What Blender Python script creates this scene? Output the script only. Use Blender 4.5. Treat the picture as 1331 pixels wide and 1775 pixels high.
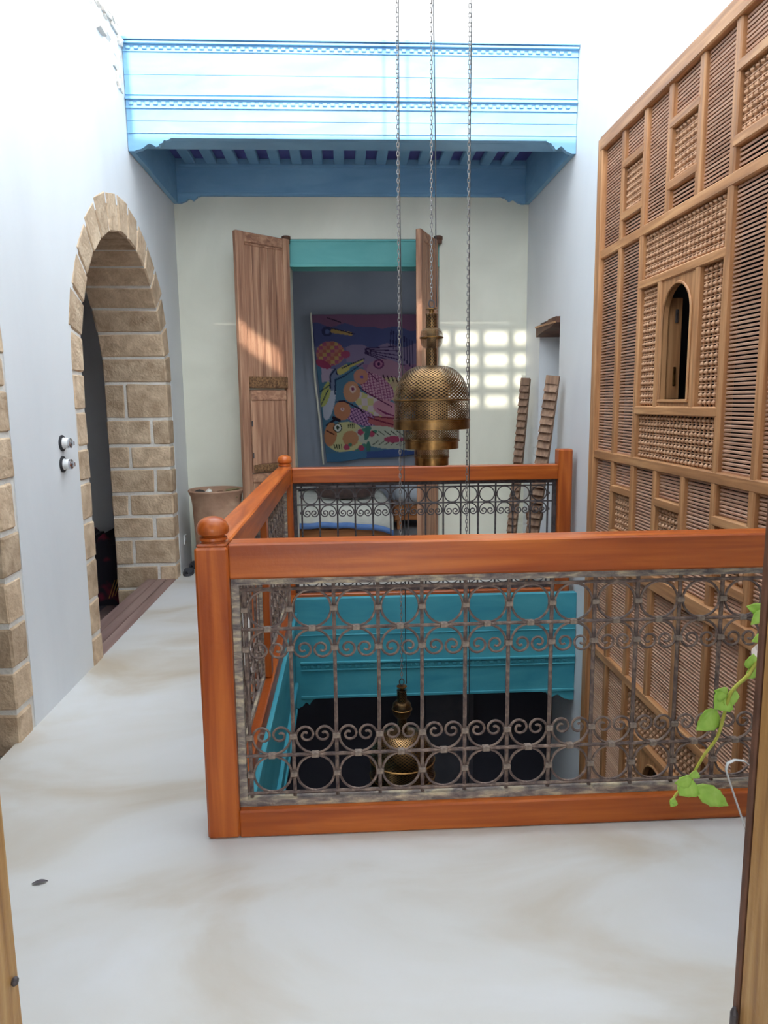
import bpy, bmesh, math, random
from mathutils import Vector, Matrix
random.seed(7)
for o in list(bpy.data.objects): bpy.data.objects.remove(o)
SC = bpy.context.scene
COL = SC.collection
PI = math.pi

# ---------------------------------------------------------------- camera
F_PX = 1259.0
def look(pitch, yaw, roll):
    p, y, r = [math.radians(a) for a in (pitch, yaw, roll)]
    fwd = Vector((math.sin(y)*math.cos(p), math.cos(y)*math.cos(p), -math.sin(p)))
    right = Vector((math.cos(y), -math.sin(y), 0))
    up = right.cross(fwd)
    r2 = math.cos(r)*right + math.sin(r)*up
    u2 = -math.sin(r)*right + math.cos(r)*up
    return Matrix((r2, u2, -fwd)).transposed().to_4x4()
cam_d = bpy.data.cameras.new('camera'); cam = bpy.data.objects.new('camera', cam_d); COL.objects.link(cam)
cam_d.sensor_fit = 'HORIZONTAL'; cam_d.sensor_width = 36.0; cam_d.lens = 36.0*F_PX/1331.0
cam_d.clip_start = 0.05; cam_d.clip_end = 200
cam.matrix_world = Matrix.Translation((0, 0, 1.5)) @ look(8.588, 2.912, -0.6195)
SC.camera = cam

# ---------------------------------------------------------------- sky, sun, exposure
W = bpy.data.worlds.new('sky'); SC.world = W; W.use_nodes = True
bg = W.node_tree.nodes['Background']; bg.inputs[0].default_value = (0.84, 0.92, 1.0, 1); bg.inputs[1].default_value = 4.6
sun_d = bpy.data.lights.new('sun', 'SUN'); sun = bpy.data.objects.new('sun', sun_d); COL.objects.link(sun)
sun_d.energy = 5.2; sun_d.angle = math.radians(0.6); sun_d.color = (1.0, 0.94, 0.84)
SUN = Vector((0.015, 1.0, -0.80)).normalized()
sun.rotation_euler = SUN.to_track_quat('-Z', 'Y').to_euler(); sun.location = (0, -6, 9)
vs = SC.view_settings
vs.view_transform = 'Standard'; vs.look = 'None'; vs.gamma = 1.0; vs.use_curve_mapping = False
vs.exposure = 0.5

# ---------------------------------------------------------------- helpers
def lin(r, g, b):
    f = lambda c: (c/255/12.92) if c/255 <= .04045 else ((c/255+.055)/1.055)**2.4
    return (f(r), f(g), f(b), 1.0)

MATS = {}
def mat(name, c1, c2=None, c3=None, scale=(6, 6, 6), rough=.7, metal=0.0, bump=0.0, bscale=60, rand=0.0, detail=6, spec=.4, dist=0.6, r2=None):
    if name in MATS: return MATS[name]
    m = bpy.data.materials.new(name); m.use_nodes = True; MATS[name] = m
    N, L = m.node_tree.nodes, m.node_tree.links
    b = N['Principled BSDF']; b.inputs['Roughness'].default_value = rough; b.inputs['Metallic'].default_value = metal
    b.inputs['Specular IOR Level'].default_value = spec
    tc = N.new('ShaderNodeTexCoord')
    if c2 is None:
        rgb = N.new('ShaderNodeRGB'); rgb.outputs[0].default_value = c1; out = rgb.outputs[0]
    else:
        mp = N.new('ShaderNodeMapping'); mp.inputs['Scale'].default_value = scale; L.new(tc.outputs['Object'], mp.inputs['Vector'])
        if rand:
            oi0 = N.new('ShaderNodeObjectInfo'); sc0 = N.new('ShaderNodeMath'); sc0.operation = 'MULTIPLY'; sc0.inputs[1].default_value = 37.0
            L.new(oi0.outputs['Random'], sc0.inputs[0]); L.new(sc0.outputs[0], mp.inputs['Location'])
        nz = N.new('ShaderNodeTexNoise'); nz.inputs['Scale'].default_value = 1.0; nz.inputs['Detail'].default_value = detail
        nz.inputs['Distortion'].default_value = dist
        L.new(mp.outputs[0], nz.inputs['Vector'])
        cr = N.new('ShaderNodeValToRGB'); e = cr.color_ramp.elements
        e[0].position = .32; e[0].color = c1; e[1].position = .68; e[1].color = c2
        if c3 is not None:
            q = e.new(.5); q.color = c3
        L.new(nz.outputs['Fac'], cr.inputs[0]); out = cr.outputs[0]
        if r2 is not None:
            mr = N.new('ShaderNodeMapRange'); mr.inputs['To Min'].default_value = rough; mr.inputs['To Max'].default_value = r2
            L.new(nz.outputs['Fac'], mr.inputs['Value']); L.new(mr.outputs[0], b.inputs['Roughness'])
    if rand:
        oi = N.new('ShaderNodeObjectInfo'); mr = N.new('ShaderNodeMapRange')
        mr.inputs['To Min'].default_value = 1-rand; mr.inputs['To Max'].default_value = 1+rand
        L.new(oi.outputs['Random'], mr.inputs['Value'])
        hs = N.new('ShaderNodeHueSaturation'); L.new(mr.outputs[0], hs.inputs['Value']); L.new(out, hs.inputs['Color']); out = hs.outputs[0]
    L.new(out, b.inputs['Base Color'])
    if bump:
        n2 = N.new('ShaderNodeTexNoise'); n2.inputs['Scale'].default_value = bscale; n2.inputs['Detail'].default_value = 5
        L.new(tc.outputs['Object'], n2.inputs['Vector'])
        bp = N.new('ShaderNodeBump'); bp.inputs['Strength'].default_value = bump; bp.inputs['Distance'].default_value = .01
        L.new(n2.outputs['Fac'], bp.inputs['Height']); L.new(bp.outputs[0], b.inputs['Normal'])
    return m

# wall and floor plasters
M_WALL = mat('lime plaster', (.72, .74, .76, 1), (.82, .84, .85, 1), scale=(1.1, 1.1, .35), rough=.55, bump=.15, bscale=9, detail=8)
M_BACK = mat('cream plaster', (.74, .73, .61, 1), (.86, .85, .72, 1), scale=(1.5, 1.5, 1.2), rough=.6, bump=.15, bscale=12, detail=8)
M_FLOOR = mat('waxed lime floor', (.47, .40, .31, 1), (.63, .625, .62, 1), (.59, .57, .535, 1), scale=(1.1, 1.7, 1), rough=.45, bump=.06, bscale=14, detail=9, r2=.6)
M_DARKPL = mat('grey room plaster', (.60, .61, .63, 1), (.68, .69, .70, 1), scale=(1, 1, 1), rough=.7)
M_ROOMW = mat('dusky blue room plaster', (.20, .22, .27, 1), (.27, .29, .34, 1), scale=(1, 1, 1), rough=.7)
M_DARK = mat('plaster darkened as shade', (.035, .035, .05, 1), (.06, .06, .08, 1), scale=(1, 1, 1), rough=.8)  # near-black base colour stands in for missing light
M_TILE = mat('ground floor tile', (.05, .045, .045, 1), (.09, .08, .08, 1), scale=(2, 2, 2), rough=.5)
M_ROOF = mat('roof underside plaster', (.6, .6, .58, 1), (.68, .68, .66, 1), rough=.8)
M_MORTAR = mat('pale mortar', (.74, .69, .62, 1), (.84, .81, .76, 1), scale=(14, 14, 14), rough=.9, bump=.4, bscale=70)
M_STONE = mat('sandstone', lin(180, 154, 126), lin(222, 198, 168), lin(202, 176, 147), scale=(9, 9, 9), rough=.92, bump=.8, bscale=48, rand=.13, detail=9)
M_RUBBLE = mat('overexposed pale rubble', lin(206, 196, 186), lin(226, 218, 208), scale=(9, 9, 9), rough=.9, bump=.5)  # pale tone puts the overexposed look into the colour
M_CORN = mat('flare tinted turquoise cornice paint', lin(116, 164, 202), lin(136, 184, 216), scale=(2, 2, 7), rough=.55, bump=.05)  # turquoise made bluer and paler, lens flare put into the colour
M_TURQ = mat('turquoise paint', lin(58, 146, 166), lin(80, 168, 182), scale=(2, 2, 7), rough=.55, bump=.05)
M_TURQ_L = mat('light turquoise lintel paint', lin(84, 166, 164), lin(100, 178, 174), scale=(2, 2, 7), rough=.5)
M_SOFFIT = mat('violet soffit boards', lin(88, 88, 160), lin(104, 108, 180), scale=(3, 3, 3), rough=.6)
def wood(name, a, b, c, axis, rough=.45, k=34, rand=.08, bump=.1, spec=.4):
    s = [k, k, k]; s['xyz'.index(axis)] = k*.06
    return mat(name, a, b, c, scale=tuple(s), rough=rough, rand=rand, bump=bump, bscale=40, spec=spec)
RW = (lin(146, 64, 22), lin(198, 106, 42), lin(172, 84, 30))
M_RAILX = wood('varnished red wood along x', *RW, 'x', rough=.32, k=22)
M_RAILY = wood('varnished red wood along y', *RW, 'y', rough=.32, k=22)
M_RAILZ = wood('varnished red wood upright', *RW, 'z', rough=.32, k=22)
MW = (lin(152, 106, 70), lin(200, 150, 104), lin(176, 126, 84))
M_MSY = wood('screen wood along y', *MW, 'y', rough=.5)
M_MSZ = wood('screen wood upright', *MW, 'z', rough=.5)
M_SLAT = wood('screen slat wood', lin(180, 138, 114), lin(214, 174, 148), lin(198, 156, 130), 'y', rough=.6)
M_BEAD = mat('turned bead wood', lin(170, 126, 94), lin(206, 162, 126), scale=(20, 20, 20), rough=.5)
DW = (lin(136, 96, 76), lin(194, 152, 122), lin(168, 124, 98))
M_DOORZ = wood('weathered cedar upright', *DW, 'z', rough=.65, k=26, bump=.3)
M_DOORX = wood('weathered cedar across', *DW, 'x', rough=.65, k=26, bump=.3)
M_CARVE = mat('carved cedar', lin(84, 56, 38), lin(160, 120, 80), scale=(60, 60, 60), rough=.7, bump=1.0, bscale=90)
M_JAMB = wood('golden door jamb wood', lin(150, 106, 62), lin(206, 164, 108), lin(182, 136, 80), 'z', rough=.5, k=40, bump=.25)
M_IRON = mat('rusty wrought iron', lin(88, 74, 72), lin(152, 130, 116), lin(114, 96, 88), scale=(30, 30, 30), rough=.6, metal=.25, bump=.4, bscale=120)
M_IRONF = mat('flaking iron frame', lin(108, 98, 98), lin(206, 190, 160), lin(150, 138, 128), scale=(16, 16, 60), rough=.7, metal=.2, bump=.5, bscale=120)
M_COLLAR = mat('worn iron collar', lin(100, 86, 80), lin(158, 140, 124), scale=(40, 40, 40), rough=.6, metal=.2)
M_IRONB = mat('dark iron', lin(62, 58, 62), lin(98, 90, 90), scale=(30, 30, 30), rough=.55, metal=.3)
M_BLACK = mat('black cord', (.02, .02, .022, 1), rough=.5)
M_CHAIN = mat('chain steel', lin(120, 116, 116), lin(160, 156, 152), scale=(80, 80, 80), rough=.45, metal=.4)
M_BRASSP = mat('plain aged brass', lin(96, 70, 40), lin(148, 110, 64), scale=(20, 20, 20), rough=.33, metal=.95)
M_WHITE = mat('white ceramic', (.8, .8, .79, 1), rough=.25)
M_CHROME = mat('chrome', (.6, .6, .62, 1), rough=.2, metal=1)
M_DPLATE = mat('dark switch base', (.03, .03, .035, 1), rough=.4)
M_TERRA = mat('terracotta', lin(156, 122, 100), lin(192, 158, 132), lin(176, 140, 116), scale=(5, 5, 9), rough=.85, bump=.2, bscale=50)
M_RUB = mat('grey rubber', lin(52, 54, 60), lin(70, 72, 78), rough=.7)
M_STEM = mat('plant stem', lin(166, 168, 60), lin(190, 186, 84), scale=(30, 30, 30), rough=.5)
M_GREY = mat('pale grey paint', lin(176, 184, 190), lin(190, 198, 202), scale=(2, 2, 2), rough=.6)
M_BOWL = mat('brown wooden bowl', lin(84, 54, 40), lin(116, 78, 58), scale=(12, 12, 12), rough=.6)
M_STAVE = wood('old pine stave', lin(118, 92, 76), lin(164, 134, 110), lin(142, 112, 90), 'z', rough=.75, k=30, rand=.14)
def leafmat():
    m = mat('leaf', lin(150, 196, 66), lin(194, 226, 118), lin(174, 212, 92), scale=(18, 18, 18), rough=.45)
    b = m.node_tree.nodes['Principled BSDF']
    b.inputs['Subsurface Weight'].default_value = .0
    return m
M_LEAF = leafmat()

class MB:
    def __init__(s): s.v, s.f, s.uv = [], [], None
    def add(s, vs, fs):
        n = len(s.v); s.v += [tuple(p) for p in vs]; s.f += [tuple(i+n for i in f) for f in fs]; return s
    def box(s, x0, x1, y0, y1, z0, z1, M=None):
        vs = [(x0,y0,z0),(x1,y0,z0),(x1,y1,z0),(x0,y1,z0),(x0,y0,z1),(x1,y0,z1),(x1,y1,z1),(x0,y1,z1)]
        if M is not None: vs = [M @ Vector(p) for p in vs]
        return s.add(vs, [(0,3,2,1),(4,5,6,7),(0,1,5,4),(1,2,6,5),(2,3,7,6),(3,0,4,7)])
    def cbox(s, x0, x1, y0, y1, z0, z1, c=.008, jit=0.0, M=None):
        """box with chamfered edges"""
        c = min(c, (x1-x0)*.4, (y1-y0)*.4, (z1-z0)*.4)
        lo, hi = (x0, y0, z0), (x1, y1, z1); vs = []; idx = {}
        for ix in (0, 1):
            for iy in (0, 1):
                for iz in (0, 1):
                    j = [random.uniform(-jit, jit) for _ in range(3)]
                    for ax in range(3):
                        p = []
                        for k, i in enumerate((ix, iy, iz)):
                            q = (lo, hi)[i][k]
                            if k != ax: q += c if i == 0 else -c
                            p.append(q + j[k])
                        idx[(ix, iy, iz, ax)] = len(vs); vs.append(Vector(p) if M is None else M @ Vector(p))
        fs = []
        for ax in range(3):
            o1, o2 = (ax+1) % 3, (ax+2) % 3
            for sd in (0, 1):
                q = []
                for a, b in ((0,0),(1,0),(1,1),(0,1)):
                    t = [0,0,0]; t[ax] = sd; t[o1] = a; t[o2] = b; q.append(idx[(t[0],t[1],t[2],ax)])
                fs.append(tuple(q) if sd else tuple(reversed(q)))
            for a in (0, 1):            # edges parallel to ax
                for b in (0, 1):
                    def k(e, A):
                        t = [0,0,0]; t[ax] = e; t[o1] = a; t[o2] = b; return idx[(t[0],t[1],t[2],A)]
                    q = (k(0,o1), k(1,o1), k(1,o2), k(0,o2))
                    fs.append(q if (a == b) else tuple(reversed(q)))
        for ix in (0,1):
            for iy in (0,1):
                for iz in (0,1):
                    q = tuple(idx[(ix,iy,iz,A)] for A in range(3))
                    fs.append(q if (ix+iy+iz) % 2 == 1 else tuple(reversed(q)))
        return s.add(vs, fs)
    def prism(s, poly, axis, a, b):
        """poly: list of 2-D points (other two axes in order), extruded along axis from a to b"""
        def P(p, t):
            return {'x': (t, p[0], p[1]), 'y': (p[0], t, p[1]), 'z': (p[0], p[1], t)}[axis]
        n = len(poly); vs = [P(p, a) for p in poly] + [P(p, b) for p in poly]
        fs = [tuple(range(n)), tuple(range(2*n-1, n-1, -1))] + [(i, i+n, (i+1) % n + n, (i+1) % n) for i in range(n)]
        return s.add(vs, fs)
    def tube(s, pts, r, seg=6, closed=False, cap=True):
        pts = [Vector(p) for p in pts]; n = len(pts); vs = []; prev = None
        rr = r if isinstance(r, (list, tuple)) else [r]*n
        for i, p in enumerate(pts):
            if closed: t = pts[(i+1) % n] - pts[i-1]
            else: t = pts[min(i+1, n-1)] - pts[max(i-1, 0)]
            t.normalize()
            if prev is None:
                a = Vector((0, 0, 1)) if abs(t.z) < .9 else Vector((1, 0, 0))
                prev = t.cross(a).normalized()
            u = (prev - t*prev.dot(t)).normalized(); prev = u; w = t.cross(u)
            for k in range(seg):
                a = 2*PI*k/seg; vs.append(p + (u*math.cos(a) + w*math.sin(a))*rr[i])
        fs = []
        for i in range(n if closed else n-1):
            j = (i+1) % n
            for k in range(seg):
                l = (k+1) % seg; fs.append((i*seg+k, i*seg+l, j*seg+l, j*seg+k))
        if cap and not closed:
            fs.append(tuple(range(seg-1, -1, -1))); fs.append(tuple(range((n-1)*seg, n*seg)))
        return s.add(vs, fs)
    def lathe(s, prof, c=(0, 0, 0), seg=32, uv=False, axis='z'):
        """prof: list of (r, z)"""
        n = len(prof); vs = []; base = len(s.v)
        for (r, z) in prof:
            for k in range(seg):
                a = 2*PI*k/seg; x, y = r*math.cos(a), r*math.sin(a)
                q = {'z': (x, y, z), 'x': (z, x, y), 'y': (x, z, y)}[axis]
                vs.append((c[0]+q[0], c[1]+q[1], c[2]+q[2]))
        fs = []; uvs = []; d = [0]
        for i in range(1, n): d.append(d[-1] + math.hypot(prof[i][0]-prof[i-1][0], prof[i][1]-prof[i-1][1]))
        for i in range(n-1):
            for k in range(seg):
                l = (k+1) % seg; fs.append((i*seg+k, i*seg+l, (i+1)*seg+l, (i+1)*seg+k))
                uvs.append([(k/seg, d[i]), ((k+1)/seg, d[i]), ((k+1)/seg, d[i+1]), (k/seg, d[i+1])])
        if uv: s.uv = (s.uv or []) + uvs
        return s.add(vs, fs)
    def mesh(s, name, m, smooth=False, center=True, origin=None):
        me = bpy.data.meshes.new(name)
        if origin is not None: c = Vector(origin)
        elif center and s.v:
            xs, ys, zs = zip(*s.v); c = Vector(((min(xs)+max(xs))/2, (min(ys)+max(ys))/2, min(zs)))
        else: c = Vector((0, 0, 0))
        me.from_pydata([(p[0]-c.x, p[1]-c.y, p[2]-c.z) for p in s.v], [], s.f)
        if s.uv:
            ul = me.uv_layers.new(name='UVMap'); i = 0
            for q in s.uv:
                for t in q: ul.data[i].uv = t; i += 1
        bm = bmesh.new(); bm.from_mesh(me); bmesh.ops.recalc_face_normals(bm, faces=bm.faces); bm.to_mesh(me); bm.free()
        if smooth:
            for p in me.polygons: p.use_smooth = True
            if smooth == 'auto':
                me.set_sharp_from_angle(angle=math.radians(40))
        for mm in (m if isinstance(m, (list, tuple)) else [m]): me.materials.append(mm)
        return me, c
    def build(s, name, m, parent=None, smooth=False, kind=None, origin=None):
        me, c = s.mesh(name, m, smooth, origin=origin)
        return link(name, me, c, parent, kind)

def wmat(o):
    M = o.matrix_basis.copy()
    if o.parent: M = wmat(o.parent) @ o.matrix_parent_inverse @ M
    return M
def link(name, me, loc, parent=None, kind=None, rot=None, scale=None):
    o = bpy.data.objects.new(name, me); COL.objects.link(o); o.location = loc
    if rot is not None: o.rotation_euler = rot
    if scale is not None: o.scale = scale
    if parent is not None:
        o.parent = parent; o.matrix_parent_inverse = wmat(parent).inverted()
    if kind: o['kind'] = kind
    return o
def tag(o, label=None, cat=None, group=None, kind=None):
    if label: o['label'] = label
    if cat: o['category'] = cat
    if group: o['group'] = group
    if kind: o['kind'] = kind
    return o
def thing(name, loc, label, cat, group=None, kind=None):
    o = bpy.data.objects.new(name, None); COL.objects.link(o); o.location = loc; o.empty_display_size = .1
    return tag(o, label, cat, group, kind)
def struct(name, loc=(0, 0, 0)):
    o = bpy.data.objects.new(name, None); COL.objects.link(o); o.location = loc; o['kind'] = 'structure'; return o

# ---------------------------------------------------------------- the shell
XL, XR, YB, YF = -1.49, 1.70, 6.88, 1.02
TOP = 6.05; WX0, WX1, WY0, WY1 = -.42, 1.70, 2.45, 5.28     # the stairwell void
GZ = -3.6
fl = MB()
fl.box(XL-.02, 1.95, -2.6, WY0, -.3, 0); fl.box(XL-.02, WX0, WY0, WY1, -.3, 0); fl.box(XL-.02, XR, WY1, YB+.02, -.3, 0); fl.box(XR, 2.02, 5.78, 6.42, -.3, 0)
fl.build('floor', M_FLOOR, kind='structure', origin=(0, 0, 0))
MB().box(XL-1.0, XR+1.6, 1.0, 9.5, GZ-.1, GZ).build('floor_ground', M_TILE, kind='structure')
# a bedroom floor of checkered tiles
rf = MB().box(-1.9, 2.3, YB+.02, 9.6, -.3, -.012).build('floor_bedroom', mat('bedroom grout', (.25, .25, .26, 1), rough=.8), kind='structure')
tl = [mat('pale floor tile', lin(150, 150, 156), lin(168, 168, 172), rough=.4), mat('dark floor tile', lin(70, 72, 84), lin(84, 86, 96), rough=.4)]
tme = [MB().cbox(-.098, .098, -.098, .098, 0, .012, .003).mesh('tile', t)[0] for t in tl]
for i in range(6):
    for j in range(5):
        link('tile', tme[(i+j) % 2], (.22+.2*i, 7.05+.2*j+.2, -.012), rf)

# left wall with two stone arches
ARCHES = [(5.27, .97, 1.68), (2.26, .90, 1.72)]     # centre y, inner radius, spring height
BAND = .17
def hole_top(y):
    for yc, r, sz in ARCHES:
        R = r+BAND
        if abs(y-yc) < R-1e-6: return sz+math.sqrt(R*R-(y-yc)**2)
    return None
ys = {YF-.2, YB+.1}
for yc, r, sz in ARCHES:
    R = r+BAND
    for k in range(41): ys.add(round(yc-R*math.cos(PI*k/40), 5))
ys = sorted(ys); wl = MB()
for a, b in zip(ys, ys[1:]):
    mid = hole_top((a+b)/2)
    if mid is None: za = zb = -.3
    else:
        za = hole_top(a) or [sz for yc, r, sz in ARCHES if abs(abs(a-yc)-r-BAND) < 1e-3][0]
        zb = hole_top(b) or [sz for yc, r, sz in ARCHES if abs(abs(b-yc)-r-BAND) < 1e-3][0]
    wl.prism([(a, za), (b, zb), (b, TOP), (a, TOP)], 'x', XL, -2.0)
wall_left = wl.build('wall_left', M_WALL, kind='structure', origin=(XL, 0, 0))
# mortar core of the arches and the stones set in it
core = MB()
for yc, r, sz in ARCHES:
    r0, r1 = r+.007, r+BAND+.01
    for sg in (-1, 1):
        a, b = sorted((yc+sg*r0, yc+sg*r1)); core.box(-1.995, XL-.006, a, b, -.3, sz)
    n = 40
    for k in range(n):
        t0, t1 = PI*k/n, PI*(k+1)/n
        core.prism([(yc+r0*math.cos(t0), sz+r0*math.sin(t0)), (yc+r1*math.cos(t0), sz+r1*math.sin(t0)), (yc+r1*math.cos(t1), sz+r1*math.sin(t1)), (yc+r0*math.cos(t1), sz+r0*math.sin(t1))], 'x', XL-.006, -1.995)
core.build('mortar', M_MORTAR, wall_left)
def stone_irregular(pts8, name='stone', parent=wall_left, m=None, amp=.006):
    """a hexahedron from 8 corners, subdivided and roughened"""
    bm = bmesh.new(); V = [bm.verts.new(p) for p in pts8]
    for f in [(0,3,2,1),(4,5,6,7),(0,1,5,4),(1,2,6,5),(2,3,7,6),(3,0,4,7)]: bm.faces.new([V[i] for i in f])
    bmesh.ops.recalc_face_normals(bm, faces=bm.faces)
    bmesh.ops.bevel(bm, geom=list(bm.edges), offset=.009, segments=1, affect='EDGES')
    for v in bm.verts: v.co += Vector([random.uniform(-amp, amp)*.6 for _ in range(3)])
    c = sum((v.co for v in bm.verts), Vector())/len(bm.verts)
    for v in bm.verts: v.co -= c
    me = bpy.data.meshes.new(name); bm.to_mesh(me); bm.free(); me.materials.append(m or M_STONE)
    return link(name, me, c, parent)
def hexa(x0, x1, y0, y1, z0, z1): return [(x0,y0,z0),(x1,y0,z0),(x1,y1,z0),(x0,y1,z0),(x0,y0,z1),(x1,y0,z1),(x1,y1,z1),(x0,y1,z1)]
for ai, (yc, r, sz) in enumerate(ARCHES):
    for sg in (-1, 1):
        z = -.29; k = 0
        while z < sz-.02:
            h = random.uniform(.19, .235)
            if sz-z-h < .12: h = sz-z
            a, b = yc+sg*r, yc+sg*(r+BAND+random.uniform(-.035, .012))
            y0, y1 = min(a, b), max(a, b)
            xs = XL+.002
            xm = -1.62-random.uniform(0, .04) if k % 2 else -1.80-random.uniform(0, .06)
            g = .0105
            stone_irregular(hexa(xm+g, xs, y0, y1, z+g, z+h-g)); stone_irregular(hexa(-2.0, xm-g, y0, y1, z+g, z+h-g))
            z += h; k += 1
    n = 15
    for k in range(n):
        t0, t1 = PI*k/n+.009, PI*(k+1)/n-.009
        ro = r+BAND+random.uniform(-.005, .03)+.05*math.sin(PI*(k+.5)/n); P = []
        for x in (-2.0, XL+.003):
            for (rr, t) in ((r, t0), (ro, t0), (ro, t1), (r, t1)): P.append((x, yc+rr*math.cos(t), sz+rr*math.sin(t)))
        stone_irregular(P)
# exposed rubble high on the left wall, beside the cornice
for k in range(64):
    y = random.uniform(4.3, 5.46); zl = 3.58+(5.46-y)*.56
    z = zl+random.uniform(0, .5); s_ = random.uniform(.035, .085)
    stone_irregular(hexa(XL-.03, XL+random.uniform(.006, .02), y-s_, min(y+s_*random.uniform(.7, 1.2), 5.47), z-s_*.6, z+s_*.6), amp=.018, m=M_RUBBLE)

# back wall with the bedroom doorway
DX0, DX1, DZ = -.48, .88, 2.735
wb = MB(); wb.box(XL-.5, DX0, YB, YB+.3, -.3, 3.75); wb.box(DX1, XR+.3, YB, YB+.3, -.3, 3.75); wb.box(DX0, DX1, YB, YB+.3, DZ+.23, 3.75)
wb.build('wall_back', M_BACK, kind='structure', origin=(0, YB, 0))
# wall over the cornice
MB().box(XL-.5, XR+.3, 5.52, YB+.3, 3.99, TOP).build('wall_over_cornice', M_WALL, kind='structure', origin=(0, 5.52, 4))
# right wall: plain strip with a low doorway, then the part above the screen
wr = MB(); SY1 = 4.845; SY0 = 2.50; SZ1 = 3.14
wr.box(XR, XR+.3, SY1, 5.80, GZ, 3.75); wr.box(XR, XR+.3, 6.40, YB+.02, GZ, 3.75); wr.box(XR, XR+.3, 5.80, 6.40, 2.16, 3.75); wr.box(XR, XR+.3, 5.80, 6.40, GZ, -.3)
wr.box(XR, XR+.3, SY1, 5.52, 3.75, TOP); wr.box(XR, XR+.3, SY0, SY1, SZ1, TOP); wr.box(XR, XR+.3, YF-.2, SY0, GZ, TOP)
wr.build('wall_right', M_WALL, kind='structure', origin=(XR, 0, 0))
# dark passage behind the screen
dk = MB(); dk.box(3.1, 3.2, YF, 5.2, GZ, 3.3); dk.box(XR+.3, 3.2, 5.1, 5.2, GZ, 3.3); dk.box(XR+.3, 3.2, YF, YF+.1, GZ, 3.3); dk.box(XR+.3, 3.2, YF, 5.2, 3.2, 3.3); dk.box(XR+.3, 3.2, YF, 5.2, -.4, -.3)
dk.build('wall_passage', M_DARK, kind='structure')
# front wall with the doorway the photograph is taken through
wf = MB(); PARA = 3.6; wf.box(XL-.5, -.80, YF-.17, YF, -.3, PARA); wf.box(.92, XR+.3, YF-.17, YF, -.3, PARA); wf.box(-.80, .92, YF-.17, YF, 2.55, PARA); wf.box(XL-.5, XR+.3, YF-.17, YF, GZ, -.3)  # wall top kept low so extra sky light reaches the back wall
wf.build('wall_front', M_WALL, kind='structure', origin=(0, YF, 0))
wc = MB(); wc.box(-1.6, -1.5, -2.6, YF-.17, 0, 2.8); wc.box(1.9, 2.0, -2.6, YF-.17, 0, 2.8); wc.box(-1.6, -.7, -2.7, -2.6, 0, 2.8); wc.box(1.0, 2.0, -2.7, -2.6, 0, 2.8); wc.box(-.7, 1.0, -2.7, -2.6, 2.2, 2.8); wc.box(-.7, 1.0, -2.7, -2.6, 0, .5)  # rear opening added to bring light onto the jambs and near floor
wc.build('wall_entry_room', M_WALL, kind='structure')
MB().box(-1.6, 2.0, -2.7, YF-.17, 2.8, 2.9).build('ceiling_entry_room', M_ROOF, kind='structure')
# room behind the stone arches, one step down
sr = MB(); sr.box(-4.3, -4.2, .8, 7.1, -.3, 3.2); sr.box(-4.3, -2.0, 7.0, 7.1, -.3, 3.2); sr.box(-4.3, -2.0, .8, .9, -.3, 3.2)
sr.build('wall_arch_room', M_DARKPL, kind='structure')
MB().box(-4.3, -2.0, .8, 7.1, 3.2, 3.3).build('ceiling_arch_room', M_ROOF, kind='structure')
MB().box(-4.3, XL-.02, .8, 7.1, -.4, -.3).build('floor_arch_room', mat('red floor tile', lin(92, 76, 74), lin(120, 98, 92), scale=(5, 5, 5), rough=.5), kind='structure')
th = struct('trim_1', (-1.6, 5.27, -.3)); tag(th, 'mauve stone threshold under the arch', None)
M_THR = wood('mauve threshold', lin(122, 96, 92), lin(158, 132, 124), lin(140, 114, 108), 'y', k=12)
for x0, x1 in ((-1.575, XL-.004), (-1.66, -1.58), (-1.75, -1.665)):
    MB().cbox(x0, x1, 4.30, 6.24, -.3, .004, .004).build('plank', M_THR, th)
# bedroom; the gap in its left wall is added to light the bed
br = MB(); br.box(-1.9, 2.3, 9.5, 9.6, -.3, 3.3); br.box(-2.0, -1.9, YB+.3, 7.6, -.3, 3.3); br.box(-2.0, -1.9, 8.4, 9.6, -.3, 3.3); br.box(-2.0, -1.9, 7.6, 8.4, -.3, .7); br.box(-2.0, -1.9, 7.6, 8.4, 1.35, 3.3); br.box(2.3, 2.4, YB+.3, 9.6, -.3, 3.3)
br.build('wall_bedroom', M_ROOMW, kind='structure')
MB().box(-2.0, 2.4, YB+.3, 9.6, 3.3, 3.4).build('ceiling_bedroom', M_ROOF, kind='structure')
# ground floor beyond the void; near-black wall added in place of deep shade
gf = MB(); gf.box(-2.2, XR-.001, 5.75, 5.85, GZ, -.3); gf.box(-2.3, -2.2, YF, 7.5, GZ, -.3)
gf.build('wall_ground_shade', M_DARK, kind='structure')
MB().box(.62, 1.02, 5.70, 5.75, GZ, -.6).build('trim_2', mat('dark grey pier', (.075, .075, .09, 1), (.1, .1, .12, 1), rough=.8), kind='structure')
# roof strip over the front of the court, with a barred skylight and slots
rp = MB(); RY = 2.03; RB = -2.6
xs_ = [XL-.5, -.97, -.65, .565, .625, .83, 1.62, XR+.3]
def sun_mask_seg(x0, x1, y0, y1): rp.box(x0, x1, y0, y1, TOP, TOP+.08)
sun_mask_seg(xs_[0], xs_[1], RB, RY); sun_mask_seg(xs_[1], xs_[2], RB, 1.28); sun_mask_seg(xs_[1], xs_[2], 1.62, RY)
sun_mask_seg(xs_[2], xs_[3], RB, RY); sun_mask_seg(xs_[3], xs_[4], RB, 1.15); sun_mask_seg(xs_[3], xs_[4], 1.75, RY)
sun_mask_seg(xs_[4], xs_[5], RB, RY); sun_mask_seg(xs_[6], xs_[7], RB, RY); sun_mask_seg(xs_[5], xs_[6], RB, 1.04)
roof = rp.build('ceiling_sun_mask', M_ROOF, kind='structure')
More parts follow.
